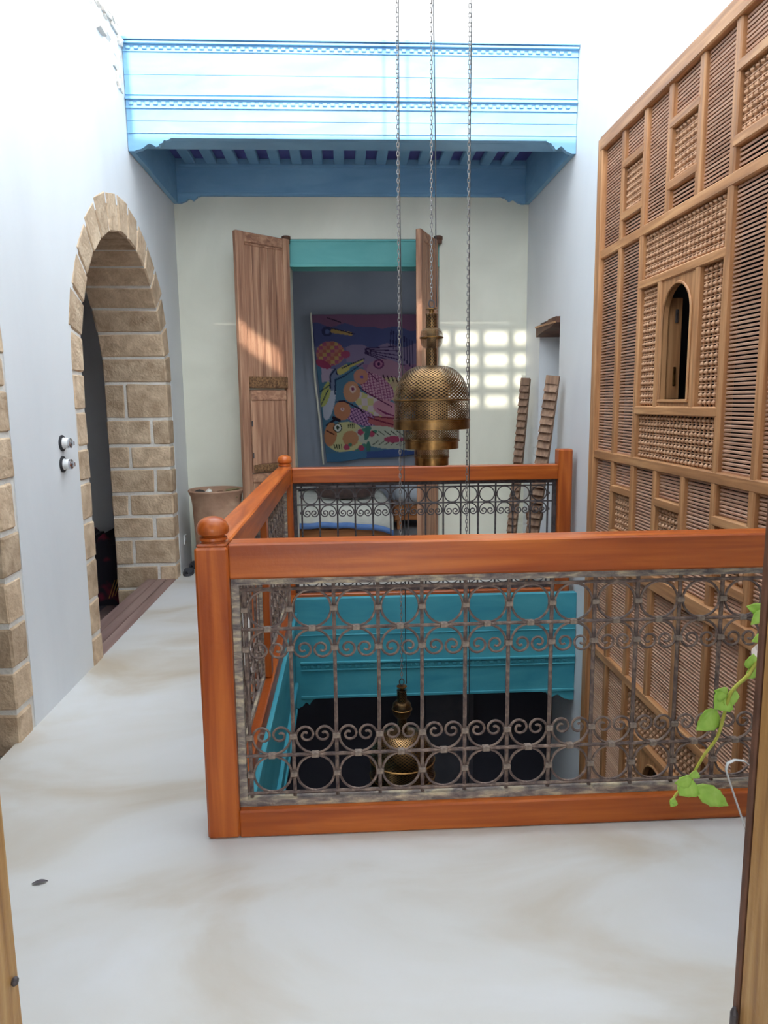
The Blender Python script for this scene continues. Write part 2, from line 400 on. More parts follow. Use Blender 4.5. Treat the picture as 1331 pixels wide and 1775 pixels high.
for y in (1.27, 1.51, 1.75): MB().box(.83, 1.62, y-.03, y+.03, TOP, TOP+.06).build('sun_mask_bar', M_IRONB, roof)
for x in (.93, 1.20, 1.48): MB().box(x-.038, x+.038, 1.04, RY, TOP+.001, TOP+.061).build('sun_mask_bar', M_IRONB, roof)
MB().box(.83, 1.62, RY-.05, RY, TOP, TOP+.08).build('sun_mask_bar', M_IRONB, roof)
# a beam across the open court carries the lantern chains
MB().cbox(XL, XR, 3.76, 3.84, 5.9, 6.0, .008).build('trim_3', M_DOORX, kind='structure')

# ---------------------------------------------------------------- turquoise cornice at the far side of the court
def scallop(sg, x_in, x_end, z_hi, z_lo):
    """outline points of a bracket: from inner top to the wall"""
    P = []; w = x_end-x_in
    prof = [(0,0),(.10,.14),(.16,.12),(.20,.34),(.27,.42),(.30,.62),(.36,.66),(.42,.50),(.50,.40),(.56,.48),(.62,.66),(.70,.82),(.80,.90),(.86,1.0),(1,1.0)]
    for t, d in prof: P.append((x_in+w*t, z_hi+(z_lo-z_hi)*d))
    return P
cor = thing('cornice', (.1, 5.5, 3.27), 'turquoise painted wooden cornice beam across the far side of the court', 'cornice')
L_ = scallop(-1, -1.19, XL+.004, 3.345, 3.262); R_ = scallop(1, 1.48, XR-.004, 3.345, 3.262)
poly = list(reversed(L_)) + R_ + [(XR-.004, 3.97), (XL+.004, 3.97)]
beam = MB().prism(poly, 'y', 5.50, 5.545).build('fascia_board', M_CORN, cor)
MB().cbox(XL+.006, XR-.006, 5.546, 5.72, 3.345, 3.60, .004).build('beam', M_CORN, cor)
for (z0, z1, d) in ((3.345, 3.362, .008), (3.378, 3.386, .006), (3.46, 3.464, .004), (3.54, 3.55, .010), (3.596, 3.612, .020), (3.628, 3.634, .008), (3.76, 3.764, .003), (3.905, 3.914, .008), (3.952, 3.968, .024), (3.972, 3.99, .035)):
    x0, x1 = (-1.19, 1.48) if z0 < 3.36 else (XL+.004, XR-.004)
    MB().cbox(x0, x1, 5.50-d, 5.501, z0, z1, .002).build('moulding', M_CORN, cor)
dme, _ = MB().cbox(-.016, .016, -.010, 0, -.011, .011, .004).mesh('dentil', M_CORN, center=False)
for z in (3.574, 3.932):
    x = XL+.04; 
    while x < XR-.03: link('dentil', dme, (x, 5.50, z), cor); x += .056
# soffit: boards and joists, side boards and the frieze on the back wall
MB().box(XL+.006, XR-.006, 5.72, YB-.01, 3.635, 3.68).build('soffit_board', M_SOFFIT, cor)
x = -1.32; 
while x < 1.62:
    MB().cbox(x-.045, x+.045, 5.722, YB-.045, 3.585, 3.634, .006).build('joist', M_CORN, cor); x += .186
for sx, x0, x1 in ((-1, XL+.003, XL+.04), (1, XR-.04, XR-.003)):
    MB().prism([(5.546, 3.262), (YB-.012, 3.262), (YB-.012, 3.66), (5.546, 3.66)], 'x', x0, x1).build('side_board', M_CORN, cor)
poly = list(reversed(scallop(-1, -1.24, XL+.041, 3.325, 3.262))) + scallop(1, 1.44, XR-.041, 3.325, 3.262) + [(XR-.041, 3.634), (XL+.041, 3.634)]
MB().prism(poly, 'y', YB-.04, YB-.004).build('frieze', M_CORN, cor)
for z0, z1, d in ((3.34, 3.352, .008), (3.56, 3.585, .014)): MB().cbox(XL+.045, XR-.045, YB-.04-d, YB-.039, z0, z1, .002).build('moulding', M_CORN, cor)

# ---------------------------------------------------------------- turquoise fascias inside the stairwell
lowl = thing('side_fascia', (WX0, 3.8, -.78), 'turquoise fascia board along the left edge of the stairwell', 'fascia')
MB().box(WX0-.06, WX0+.012, WY0, WY1-.095, -.78, -.02).build('fascia_board', M_TURQ, lowl)
for z0, z1, d in ((-.10, -.012, .03), (-.13, -.115, .016), (-.575, -.55, .022), (-.78, -.755, .012)):
    MB().cbox(WX0+.011, WX0+.012+d, WY0, WY1-.112, z0, z1, .003).build('moulding', M_TURQ, lowl)
d2, _ = MB().cbox(0, .014, -.012, .012, -.010, .010, .003).mesh('dentil', M_TURQ, center=False)
y = WY0+.05
while y < WY1-.13: link('dentil', d2, (WX0+.012, y, -.15), lowl); y += .05
lowb = thing('cross_fascia', (.65, WY1, -.78), 'turquoise fascia board across the far side of the stairwell', 'fascia')
yb = WY1-.062
poly = list(reversed(scallop(-1, -.26, WX0+.014, -.685, -.76))) + scallop(1, 1.44, XR-.003, -.685, -.76) + [(XR-.003, 0.078), (WX0+.014, 0.078)]
MB().prism(poly, 'y', yb-.03, yb+.03).build('fascia_board', M_TURQ, lowb)
for z0, z1, d in ((-.20, -.193, .006), (-.415, -.40, .018), (-.47, -.46, .01), (-.685, -.665, .01)):
    MB().cbox(WX0+.052, XR-.004, yb-.03-d, yb-.029, z0, z1, .002).build('moulding', M_TURQ, lowb)
dml, _ = MB().cbox(-.016, .016, -.010, 0, -.011, .011, .004).mesh('dentil', M_TURQ, center=False)
x = -.34
while x < XR-.03: link('dentil', dml, (x, yb-.03, -.438), lowb); x += .056

# ---------------------------------------------------------------- the carved wooden screen (right)
scr = thing('wooden_screen', (1.68, 3.7, -2.1), 'tall brown wooden lattice screen of slats and turned beads with small arched window', 'screen')
XF, XK = 1.655, 1.715
V = [4.82, 4.455, 4.135, 3.825, 3.50, 3.19, 2.875, 2.555]; HW = .024
W1, W2 = 3.865, 3.45
def stile(y, z0, z1, w=HW, x0=XF): MB().cbox(x0, XK, y-w, y+w, z0, z1, .006).build('stile', M_MSZ, scr)
def rail(y0, y1, z, w=HW, x0=XF-.002): MB().cbox(x0, XK-.002, y0, y1, z-w, z+w, .006).build('rail', M_MSY, scr)
ZT, H2, H2b, H2c, H3, HB, G1, G2, G3, G4, G5 = 3.10, 2.42, 2.13, 1.44, 1.145, .51, -.175, -.455, -1.15, -1.44, -2.07
stile(V[0], G5, ZT+.04, .042, XF-.012); stile(V[7], G5, ZT+.04, .042, XF-.012)
for i in (1, 2, 5, 6): stile(V[i], G5, ZT)
for i in (3, 4): stile(V[i], H2, ZT); stile(V[i], HB, H3); stile(V[i], G1, HB)
for w in (W1, W2): stile(w, H2c, H2b); stile(w, G3, G2)
rail(V[7], V[0], ZT, .045, XF-.014); rail(V[7], V[0], H2, .028); rail(V[7], V[0], H3, .028); rail(V[7], V[0], HB, .042, XF-.01); rail(V[7], V[0], G1, .028); rail(V[7], V[0], G4, .028); rail(V[7], V[0], G5, .04)
rail(V[5], V[2], H2b); rail(V[5], V[2], H2c); rail(V[5], V[2], G2); rail(V[5], V[2], G3)
lou, bead = [], []
for c in range(7):
    y1, y0 = V[c], V[c+1]
    if c in (1, 3, 5):
        rail(y0, y1, 2.865); rail(y0, y1, 2.57); lou += [(y0, y1, 2.865, ZT), (y0, y1, H2, 2.57)]; bead.append((y0, y1, 2.57, 2.865))
        rail(y0, y1, .953); rail(y0, y1, .67); lou += [(y0, y1, .953, H3), (y0, y1, HB, .67)]; bead.append((y0, y1, .67, .953))
    else: lou += [(y0, y1, H2, ZT), (y0, y1, HB, H3)]
    lou.append((y0, y1, G1, HB))
    if c in (0, 1, 5, 6): lou += [(y0, y1, H3, H2), (y0, y1, G4, G1)]
    lou.append((y0, y1, G5, G4))
bead += [(V[5], V[2], H2b, H2), (V[5], V[2], H3, H2c), (W1, V[2], H2c, H2b), (V[5], W2, H2c, H2b)]
bead += [(V[5], V[2], G2, G1), (V[5], V[2], G4, G3), (W1, V[2], G3, G2), (V[5], W2, G3, G2)]
# louvre slats: the largest in view as single pieces, the rest joined
PITCH = .0182; slats = []
for (y0, y1, z0, z1) in lou:
    a, b = y0+HW, y1-HW; n = int(round((z1-z0-.05)/PITCH))
    for k in range(n): slats.append(((a+b)/2, b-a, z0+.025+(k+.5)*(z1-z0-.05)/n))
def slat_vis(s):
    y, l, z = s
    v = 1.0/(y*y+(1.5-z)**2+1.7**2)
    if y < 2.6: v *= .05
    if z < .9: v *= .35
    if z < -.6: v *= .05
    return v
slats.sort(key=slat_vis, reverse=True)
TILT = Matrix.Rotation(math.radians(-18), 4, 'Y')
sme = {}
for y, l, z in slats[:300]:
    k = round(l, 3)
    if k not in sme: sme[k] = MB().box(-.006, .006, -l/2, l/2, -.0045, .0045, TILT).mesh('slat', M_SLAT, center=False)[0]
    link('slat', sme[k], (1.684, y, z), scr)
rest = MB()
for y, l, z in slats[300:]: rest.box(-.006, .006, -l/2, l/2, -.0045, .0045, Matrix.Translation((1.684, y, z)) @ TILT)
rest.build('slat_field', M_SLAT, scr, kind='stuff')
# turned bead lattice panels
def bead_panel(y0, y1, z0, z1):
    m = MB(); a, b = y0+HW, y1-HW; c, d = z0+HW, z1-HW
    ny = max(2, round((b-a)/.040)); nz = max(2, round((d-c)/.0365)); py, pz = (b-a)/ny, (d-c)/nz
    for i in range(ny):
        for j in range(nz):
            y, z = a+(i+.5)*py, c+(j+.5)*pz
            m.lathe([(.0055, -.5*pz), (.007, -.30*pz), (.0158, -.11*pz), (.0158, .11*pz), (.007, .30*pz), (.0055, .5*pz)], (1.686, y, z), 6)
    for j in range(1, nz):
        z = c+j*pz; m.box(1.680, 1.690, a, b, z-.0025, z+.0025)
    m.build('bead_panel', M_BEAD, scr, smooth='auto', kind='stuff')
for p in bead: bead_panel(*p)
# arched window inside the screen (and its twin below)
def arch_window(zo):
    y0, y1, z0, z1 = W2+HW, W1-HW, H2c+HW+zo, H2b-HW+zo
    oy0, oy1, oz0 = y0+.028, y1-.028, z0+.035; rr = (oy1-oy0)/2; ym = (oy0+oy1)/2; oc = z1-.035-rr
    m = MB(); xa, xb = XF+.008, XF+.034
    m.box(xa, xb, y0, oy0, z0, z1); m.box(xa, xb, oy1, y1, z0, z1); m.box(xa, xb, oy0, oy1, z0, oz0)
    n = 16
    for k in range(n):
        t0, t1 = PI*k/n, PI*(k+1)/n
        m.prism([(ym+rr*math.cos(t0), oc+rr*math.sin(t0)), (ym+rr*math.cos(t0), z1), (ym+rr*math.cos(t1), z1), (ym+rr*math.cos(t1), oc+rr*math.sin(t1))], 'x', xa, xb)
    wf_ = m.build('window_frame', M_MSZ, scr)
    pts = [(XF+.004, oy1+.004, oz0)] + [(XF+.004, ym+(rr+.004)*math.cos(PI*(1-k/16)+PI), oc+(rr+.004)*math.sin(PI*k/16)) for k in range(17)] + [(XF+.004, oy0-.004, oz0)]
    MB().tube(pts, .007, 6).build('moulding', M_MSZ, wf_)
    MB().cbox(XF-.004, XF+.02, oy0-.01, oy1+.01, oz0-.016, oz0, .003).build('sill', M_MSY, wf_)
    # shutter folded inwards against the far side
    sh = MB().cbox(1.705, 1.775, oy1+.022, oy1+.044, oz0, oc+rr*.7, .004).build('shutter', M_MSZ, scr)
    MB().cbox(1.735, 1.75, oy1+.012, oy1+.0225, oz0+.07, oz0+.17, .003).build('hinge', M_BRASSP, sh)
    MB().cbox(1.735, 1.75, oy1+.012, oy1+.0225, oc-.02, oc+.05, .003).build('hinge', M_IRONB, sh)
arch_window(0); arch_window(G2-H2b)

# ---------------------------------------------------------------- wrought iron grilles and the balustrade
def scroll_pts(R):
    arc = [(R*math.cos(PI/2-PI/2*k/12), R*math.sin(PI/2-PI/2*k/12)) for k in range(12)]
    n = 34; tot = 2.7*PI
    for k in range(n+1):
        t = k/n; r = R*.43*(1-t)+R*.10; a = -tot*t
        arc.append((R*.47+r*math.cos(a)*1.0, r*math.sin(a)-R*.04*min(1, t*6)))
    return arc
GM = {}
def grille(parent, origin, ang, L, z0, z1, pitch, name='iron_grille', dark=False, u0=0.06, lower=True, tw=.011):
    """iron grille of length L from origin along direction ang, between heights z0 and z1"""
    mf, mi = (M_IRONB, M_IRONB) if dark else (M_IRONF, M_IRON)
    o = Vector(origin); R3 = Matrix.Translation(o) @ Matrix.Rotation(ang, 4, 'Z')
    fr = MB()
    for b in ((0, L, z0, z0+.026), (0, L, z1-.026, z1)): fr.box(b[0], b[1], -.014, .014, b[2], b[3], R3)
    for u in (0, L-.026): fr.box(u, u+.026, -.0135, .0135, z0+.026, z1-.026, R3)
    g = fr.build(name, mf, parent)
    key = (round(pitch, 4), dark)
    if key not in GM:
        r = pitch*.5-.0095
        ring = MB().tube([(r*math.cos(2*PI*k/24), 0, r*math.sin(2*PI*k/24)) for k in range(24)], .0046, 5, closed=True).mesh('ring', mi, 'auto', center=False)[0]
        sp = scroll_pts(r); m = MB()
        m.tube([(x, 0, z) for x, z in reversed(sp)]+[(-x, 0, z) for x, z in sp[1:]], .0046, 5)
        GM[key] = (ring, m.mesh('scroll', mi, 'auto', center=False)[0], MB().cbox(-.0125, .0125, -.012, .012, -.0085, .0085, .002).mesh('collar', M_IRONB if dark else M_COLLAR, center=False)[0], r)
    ring, scr_m, coll, r = GM[key]
    zt = z1-.045; z2 = zt-2*r-.008; zb = z0+.042; z3 = zb+2*r+.008
    def put(nm, me, u, z, rot=0): link(nm, me, R3 @ Vector((u, 0, z)), g, rot=(0, rot, ang) if not rot else (Matrix.Rotation(ang, 4, 'Z') @ Matrix.Rotation(rot, 4, 'Y')).to_euler())
    hb = [zt, z2] + ([z3, zb] if lower else [])
    for z in hb: MB().tube([R3 @ Vector((.02, 0, z)), R3 @ Vector((L-.02, 0, z))], .0062, 6).build('horizontal_bar', mi, g)
    n = int((L-u0-.01)/pitch); u = u0
    for k in range(n+1):
        MB().tube([R3 @ Vector((u, .004, z0+.02)), R3 @ Vector((u, .004, z1-.02))], .0072, 6).build('vertical_bar', mi, g)
        for z in ([zt-r-.004, z2-r-.004] + ([zb+r+.004, z3+r+.004] if lower else [])): put('collar', coll, u, z)
        c = u+pitch/2
        if c+r < L-.01:
            put('ring', ring, c, zt-r-.004); put('scroll', scr_m, c, z2-r-.004)
            put('collar', coll, c, z2)
            if lower:
                put('ring', ring, c, zb+r+.004); put('scroll', scr_m, c, z3+r+.004, PI); put('collar', coll, c, z3)
        u += pitch
    return g
def finial(parent, x, y, z, k=1.0):
    prof = [(.0, .086), (.018, .085), (.034, .079), (.046, .068), (.053, .052), (.054, .040), (.050, .030), (.040, .026), (.038, .021), (.046, .018), (.047, .010), (.040, .006), (.042, 0), (0, 0)]
    return MB().lathe([(r*k, h*k) for r, h in prof], (x, y, z), 28).build('finial', M_RAILZ, parent, smooth='auto')
def post(parent, x0, x1, y0, y1, z1, fin=True):
    p = MB().cbox(x0, x1, y0, y1, 0.0, z1, .008).build('post', M_RAILZ, parent)
    if fin:
        MB().cbox(x0+.006, x1-.006, y0+.006, y1-.006, z1-.002, z1+.010, .006).build('post_cap', M_RAILZ, p)
        finial(p, (x0+x1)/2, (y0+y1)/2, z1+.009)
    return p
rf_ = thing('front_railing', (.6, 2.415, 0), 'nearest railing, red wood rail and ball-topped post framing rusty iron scrollwork', 'railing')
post(rf_, -.505, -.395, 2.36, 2.47, 1.035)
MB().cbox(-.396, XR-.004, 2.365, 2.465, .925, 1.045, .006).build('top_rail', M_RAILX, rf_)
MB().cbox(-.396, XR-.004, 2.362, 2.468, 0, .10, .006).build('bottom_rail', M_RAILX, rf_)
grille(rf_, (-.394, 2.405, 0), 0, 2.07, .10, .925, .1508, u0=.040)
rs = thing('side_railing', (-.45, 3.85, 0), 'left side railing running back from the front post, red wood and iron', 'railing')
MB().cbox(-.500, -.400, 2.471, 5.249, .925, 1.045, .006).build('top_rail', M_RAILY, rs)
MB().cbox(-.504, -.396, 2.471, 5.249, 0, .10, .006).build('bottom_rail', M_RAILY, rs)
MB().cbox(-.495, -.405, 3.60, 3.69, .101, .924, .006).build('post', M_RAILZ, rs)
grille(rs, (-.45, 2.472, 0), PI/2, 1.126, .10, .925, .1508, u0=.05)
grille(rs, (-.45, 3.692, 0), PI/2, 1.556, .10, .925, .1508, u0=.05)
rb = thing('back_railing', (.6, 5.3, 0), 'far railing in front of the bedroom door, red wood with dark iron rings', 'railing')
post(rb, -.505, -.395, 5.25, 5.36, 1.035)
MB().cbox(1.555, 1.66, 5.25, 5.36, 0, 1.145, .008).build('post', M_RAILZ, rb)
MB().cbox(-.396, 1.556, 5.255, 5.355, .925, 1.035, .006).build('top_rail', M_RAILX, rb)
MB().cbox(-.396, 1.556, 5.255, 5.355, 0, .10, .006).build('bottom_rail', M_RAILX, rb)
grille(rb, (-.394, 5.305, 0), 0, 1.948, .10, .925, .1306, dark=True, u0=.06)

# ---------------------------------------------------------------- brass lanterns
def brass(name, sc, rad, hole):
    m = bpy.data.materials.new(name); m.use_nodes = True; N, L = m.node_tree.nodes, m.node_tree.links
    b = N['Principled BSDF']; out = N['Material Output']
    b.inputs['Metallic'].default_value = .95; b.inputs['Roughness'].default_value = .36
    tc = N.new('ShaderNodeTexCoord'); nz = N.new('ShaderNodeTexNoise'); nz.inputs['Scale'].default_value = 14; nz.inputs['Detail'].default_value = 6
    L.new(tc.outputs['Object'], nz.inputs['Vector']); cr = N.new('ShaderNodeValToRGB')
    cr.color_ramp.elements[0].position = .3; cr.color_ramp.elements[0].color = lin(92, 70, 46); cr.color_ramp.elements[1].position = .7; cr.color_ramp.elements[1].color = lin(146, 114, 76)
    L.new(nz.outputs['Fac'], cr.inputs[0]); L.new(cr.outputs[0], b.inputs['Base Color'])
    mask = None
    for (su, sv, ou, ov, r) in hole:
        mp = N.new('ShaderNodeMapping'); mp.inputs['Scale'].default_value = (su, sv, 1); mp.inputs['Location'].default_value = (ou, ov, 0)
        L.new(tc.outputs['UV'], mp.inputs['Vector'])
        fr = N.new('ShaderNodeVectorMath'); fr.operation = 'FRACTION'; L.new(mp.outputs[0], fr.inputs[0])
        sb = N.new('ShaderNodeVectorMath'); sb.operation = 'SUBTRACT'; sb.inputs[1].default_value = (.5, .5, 0); L.new(fr.outputs[0], sb.inputs[0])
        mz = N.new('ShaderNodeVectorMath'); mz.operation = 'MULTIPLY'; mz.inputs[1].default_value = (1, 1, 0); L.new(sb.outputs[0], mz.inputs[0])
        ln = N.new('ShaderNodeVectorMath'); ln.operation = 'LENGTH'; L.new(mz.outputs[0], ln.inputs[0])
        lt = N.new('ShaderNodeMath'); lt.operation = 'LESS_THAN'; lt.inputs[1].default_value = r; L.new(ln.outputs['Value'], lt.inputs[0])
        if mask is None: mask = lt.outputs[0]
        else:
            mx = N.new('ShaderNodeMath'); mx.operation = 'MAXIMUM'; L.new(mask, mx.inputs[0]); L.new(lt.outputs[0], mx.inputs[1]); mask = mx.outputs[0]
    if mask is not None:
        tr = N.new('ShaderNodeBsdfTransparent'); mix = N.new('ShaderNodeMixShader')
        L.new(mask, mix.inputs[0]); L.new(b.outputs[0], mix.inputs[1]); L.new(tr.outputs[0], mix.inputs[2]); L.new(mix.outputs[0], out.inputs['Surface'])
    return m
M_BR_DOME = brass('pierced brass dome', 1, .2, [(44, 60, 0, 0, .22), (44, 60, .5, .5, .22), (88, 120, .0, .25, .13)])
M_BR_BAND = brass('pierced brass band', 1, .2, [(56, 76, 0, 0, .22), (56, 76, .5, .5, .24)])
M_BR_FINE = brass('fine pierced brass', 1, .2, [(80, 92, 0, 0, .30), (80, 92, .5, .5, .30)])
M_BR_TUBE = brass('pierced brass tube', 1, .2, [(12, 60, 0, 0, .25), (12, 60, .5, .5, .22)])
def chain(parent, x, y, z0, z1):
    m = MB(); pitch = .021; n = int((z1-z0)/pitch); r = .0042
    for k in range(n):
        z = z0+(k+.5)*pitch; pts = []
        for j in range(8):
            a = 2*PI*j/8; u, h = .0058*math.cos(a), .0138*math.sin(a)
            pts.append((x+u, y, z+h) if k % 2 else (x, y+u, z+h))
        m.tube(pts, .0021, 4, closed=True)
    return m.build('chain', M_CHAIN, parent)
S = .000576
def lantern(x, y, zt, k, label, top):
    """zt: height of the cap disc"""
    t = thing('brass_lantern', (x, y, zt-1385*S*k), label, 'lantern', 'brass lanterns hung on chains over the stairwell')
    q = lambda y_: zt-(y_-245)*S*k
    def lat(nm, prof, m, par=t, seg=40, uv=True): return MB().lathe([(r*S*k, q(v)) for r, v in prof], (x, y, 0), seg, uv=uv).build(nm, m, par, smooth='auto')
    chain(t, x, y, q(175), top)
    pts = []; n = 40
    for i in range(n+1):
        s_ = i/n; z = q(225)+(top-q(225))*s_; off = .012+.010*math.sin(s_*9)*(1-s_)
        pts.append((x+off+.014*(1-s_)**12, y+.006, z))
    MB().tube(pts, .0028, 5).build('cord', M_BLACK, t)
    MB().tube([(x+.014*k*math.cos(a), y, q(200)+.019*k*math.sin(a)) for a in [2*PI*j/12 for j in range(12)]], .004*k, 5, closed=True).build('hook', M_IRONB, t)
    lat('cap', [(0, 236), (18, 236), (52, 243), (54, 250), (22, 254), (20, 288), (0, 288)], M_BRASSP, uv=False)
    lat('tube', [(52, 286), (55, 290), (51, 296), (51, 412)], M_BR_TUBE)
    b = lat('ball', [(52, 410), (75, 416), (93, 436), (100, 465), (101, 488), (101, 500), (98, 530), (88, 560), (70, 580), (52, 586)], M_BR_FINE)
    lat('flange', [(100, 486), (107, 490), (107, 498), (100, 500)], M_BRASSP, b, uv=False)
    lat('tube', [(50, 584), (50, 738)], M_BR_TUBE)
    dome = [(48, 735), (100, 741)] + [(100+(335-100)*math.sin(PI/2*j/14), 741+(1035-741)*(1-math.cos(PI/2*j/14))) for j in range(1, 15)]
    dm = lat('dome', dome, M_BR_DOME, seg=48)
    lat('flange', [(334, 1032), (347, 1038), (347, 1048), (334, 1052)], M_BRASSP, dm, uv=False)
    bd = lat('band', [(335, 1050), (337, 1212)], M_BR_BAND, seg=48)
    lat('flange', [(336, 1210), (348, 1214), (348, 1226), (343, 1228), (343, 1300), (338, 1300), (338, 1212)], M_BRASSP, bd, uv=False)
    lat('pierced_strip', [(344.5, 1236), (344.5, 1292)], M_BR_FINE, bd, seg=48)
    t2 = lat('middle_tier', [(336, 1299), (250, 1300), (250, 1398)], M_BR_BAND, seg=48)
    lat('flange', [(249, 1394), (255, 1398), (255, 1408), (243, 1410), (243, 1476), (240, 1476)], M_BRASSP, t2, uv=False)
    t3 = lat('lower_tier', [(242, 1476), (158, 1478), (158, 1550)], M_BR_BAND, seg=40)
    lat('flange', [(157, 1548), (162, 1550), (162, 1558), (153, 1560), (153, 1626), (0, 1626)], M_BRASSP, t3, uv=False)
    lat('core', [(40, 300), (40, 730), (60, 760), (150, 900), (150, 1290), (0, 1290)], mat('lantern inside', (.03, .022, .014, 1), rough=.9), uv=False, seg=20)
    return t
lantern(.447, 3.80, 1.968, 1.0, 'large brass lantern hanging above the railing in front of the doorway', 5.9)
lantern(.281, 3.80, -.045, .92, 'brass lantern hanging down in the dark stairwell, seen through the iron grille', 5.9)
lantern(.634, 3.80, -1.05, .92, 'lowest brass lantern, on the rightmost chain, deep in the stairwell', 5.9)

# ---------------------------------------------------------------- bedroom doors
lt = MB().cbox(DX0+.001, DX1-.001, YB-.004, YB+.296, DZ, DZ+.228, .004).build('trim_4', M_TURQ_L, kind='structure')
lt['label'] = 'turquoise painted door lintel'
MB().cbox(DX0+.001, DX1-.001, YB-.012, YB+.02, DZ-.014, DZ+.012, .003).build('moulding', M_TURQ_L, lt)
MB().cbox(DX0+.001, DX1-.001, YB-.012, YB+.02, DZ+.205, DZ+.226, .003).build('moulding', M_TURQ_L, lt)
def door_leaf(name, hinge, ang, Wd, flip, label):
    """leaf from the hinge along direction ang; outer face is at +n"""
    e = struct(name, (hinge[0], hinge[1], 0)); e['label'] = label
    Mx = Matrix.Translation((hinge[0], hinge[1], 0)) @ Matrix.Rotation(ang, 4, 'Z')
    if flip: Mx = Mx @ Matrix.Diagonal((1, -1, 1, 1))
    def b(nm, u0, u1, n0, n1, z0, z1, m, par=e, c=.006): return MB().cbox(u0, u1, n0, n1, z0, z1, c, M=Mx).build(nm, m, par)
    Zt = 2.945; T = .05
    b('stile', 0, .07, 0, T, .02, Zt, M_DOORZ); b('stile', Wd-.085, Wd, 0, T, .02, Zt, M_DOORZ)
    for z0, z1 in ((Zt-.085, Zt-.001), (.02, .16), (.80, .88)): b('rail', .07, Wd-.085, .004, T-.004, z0, z1, M_DOORX)
    b('carved_rail', .07, Wd-.085, .004, T+.016, 1.635, 1.735, M_CARVE)
    n = 5; w = (Wd-.155)/n
    for k in range(n): b('plank', .07+k*w, .07+(k+1)*w-.003, .012, T-.014-.002*(k % 2), 1.735, Zt-.085, M_DOORZ, c=.003)
    for z in (1.90, Zt-.10): b('moulding', .07, Wd-.085, T-.02, T-.002, z-.006, z+.006, M_DOORX) if z > 2.5 else None
    # small wicket in the lower half
    wk = b('wicket', .085, Wd-.10, .008, T-.008, .89, 1.62, M_DOORZ)
    b('wicket_rail', .085, Wd-.10, T-.009, T+.004, 1.53, 1.615, M_DOORX, wk); b('wicket_rail', .085, Wd-.10, T-.009, T+.004, .895, .96, M_CARVE, wk)
    b('plank', .13, Wd-.15, T-.009, T-.001, .965, 1.525, M_DOORZ, wk)
    b('lower_panel', .075, Wd-.09, .012, T-.012, .16, .80, M_DOORZ)
    for z in (1.02, 1.30): b('hinge', Wd-.105, Wd-.09, T-.004, T+.008, z, z+.05, M_IRONB)
    MB().lathe([(.0, 0), (.034, 0), (.034, .03), (.040, .035), (.040, .06), (.030, .066), (0, .066)], (hinge[0]-.0, hinge[1], Zt-.03), 18).build('pivot_cap', M_BOWL, e, smooth='auto')
    return e
a1 = math.atan2(6.47-6.83, -.905+.50)
door_leaf('door_1', (-.505, 6.835), a1, .565, False, 'weathered carved wooden door leaf left of the doorway, swung open')
a2 = math.atan2(6.40-6.83, .675-.865)
door_leaf('door_2', (.865, 6.825), a2, .50, True, 'weathered wooden door leaf behind the lantern, right of the doorway')

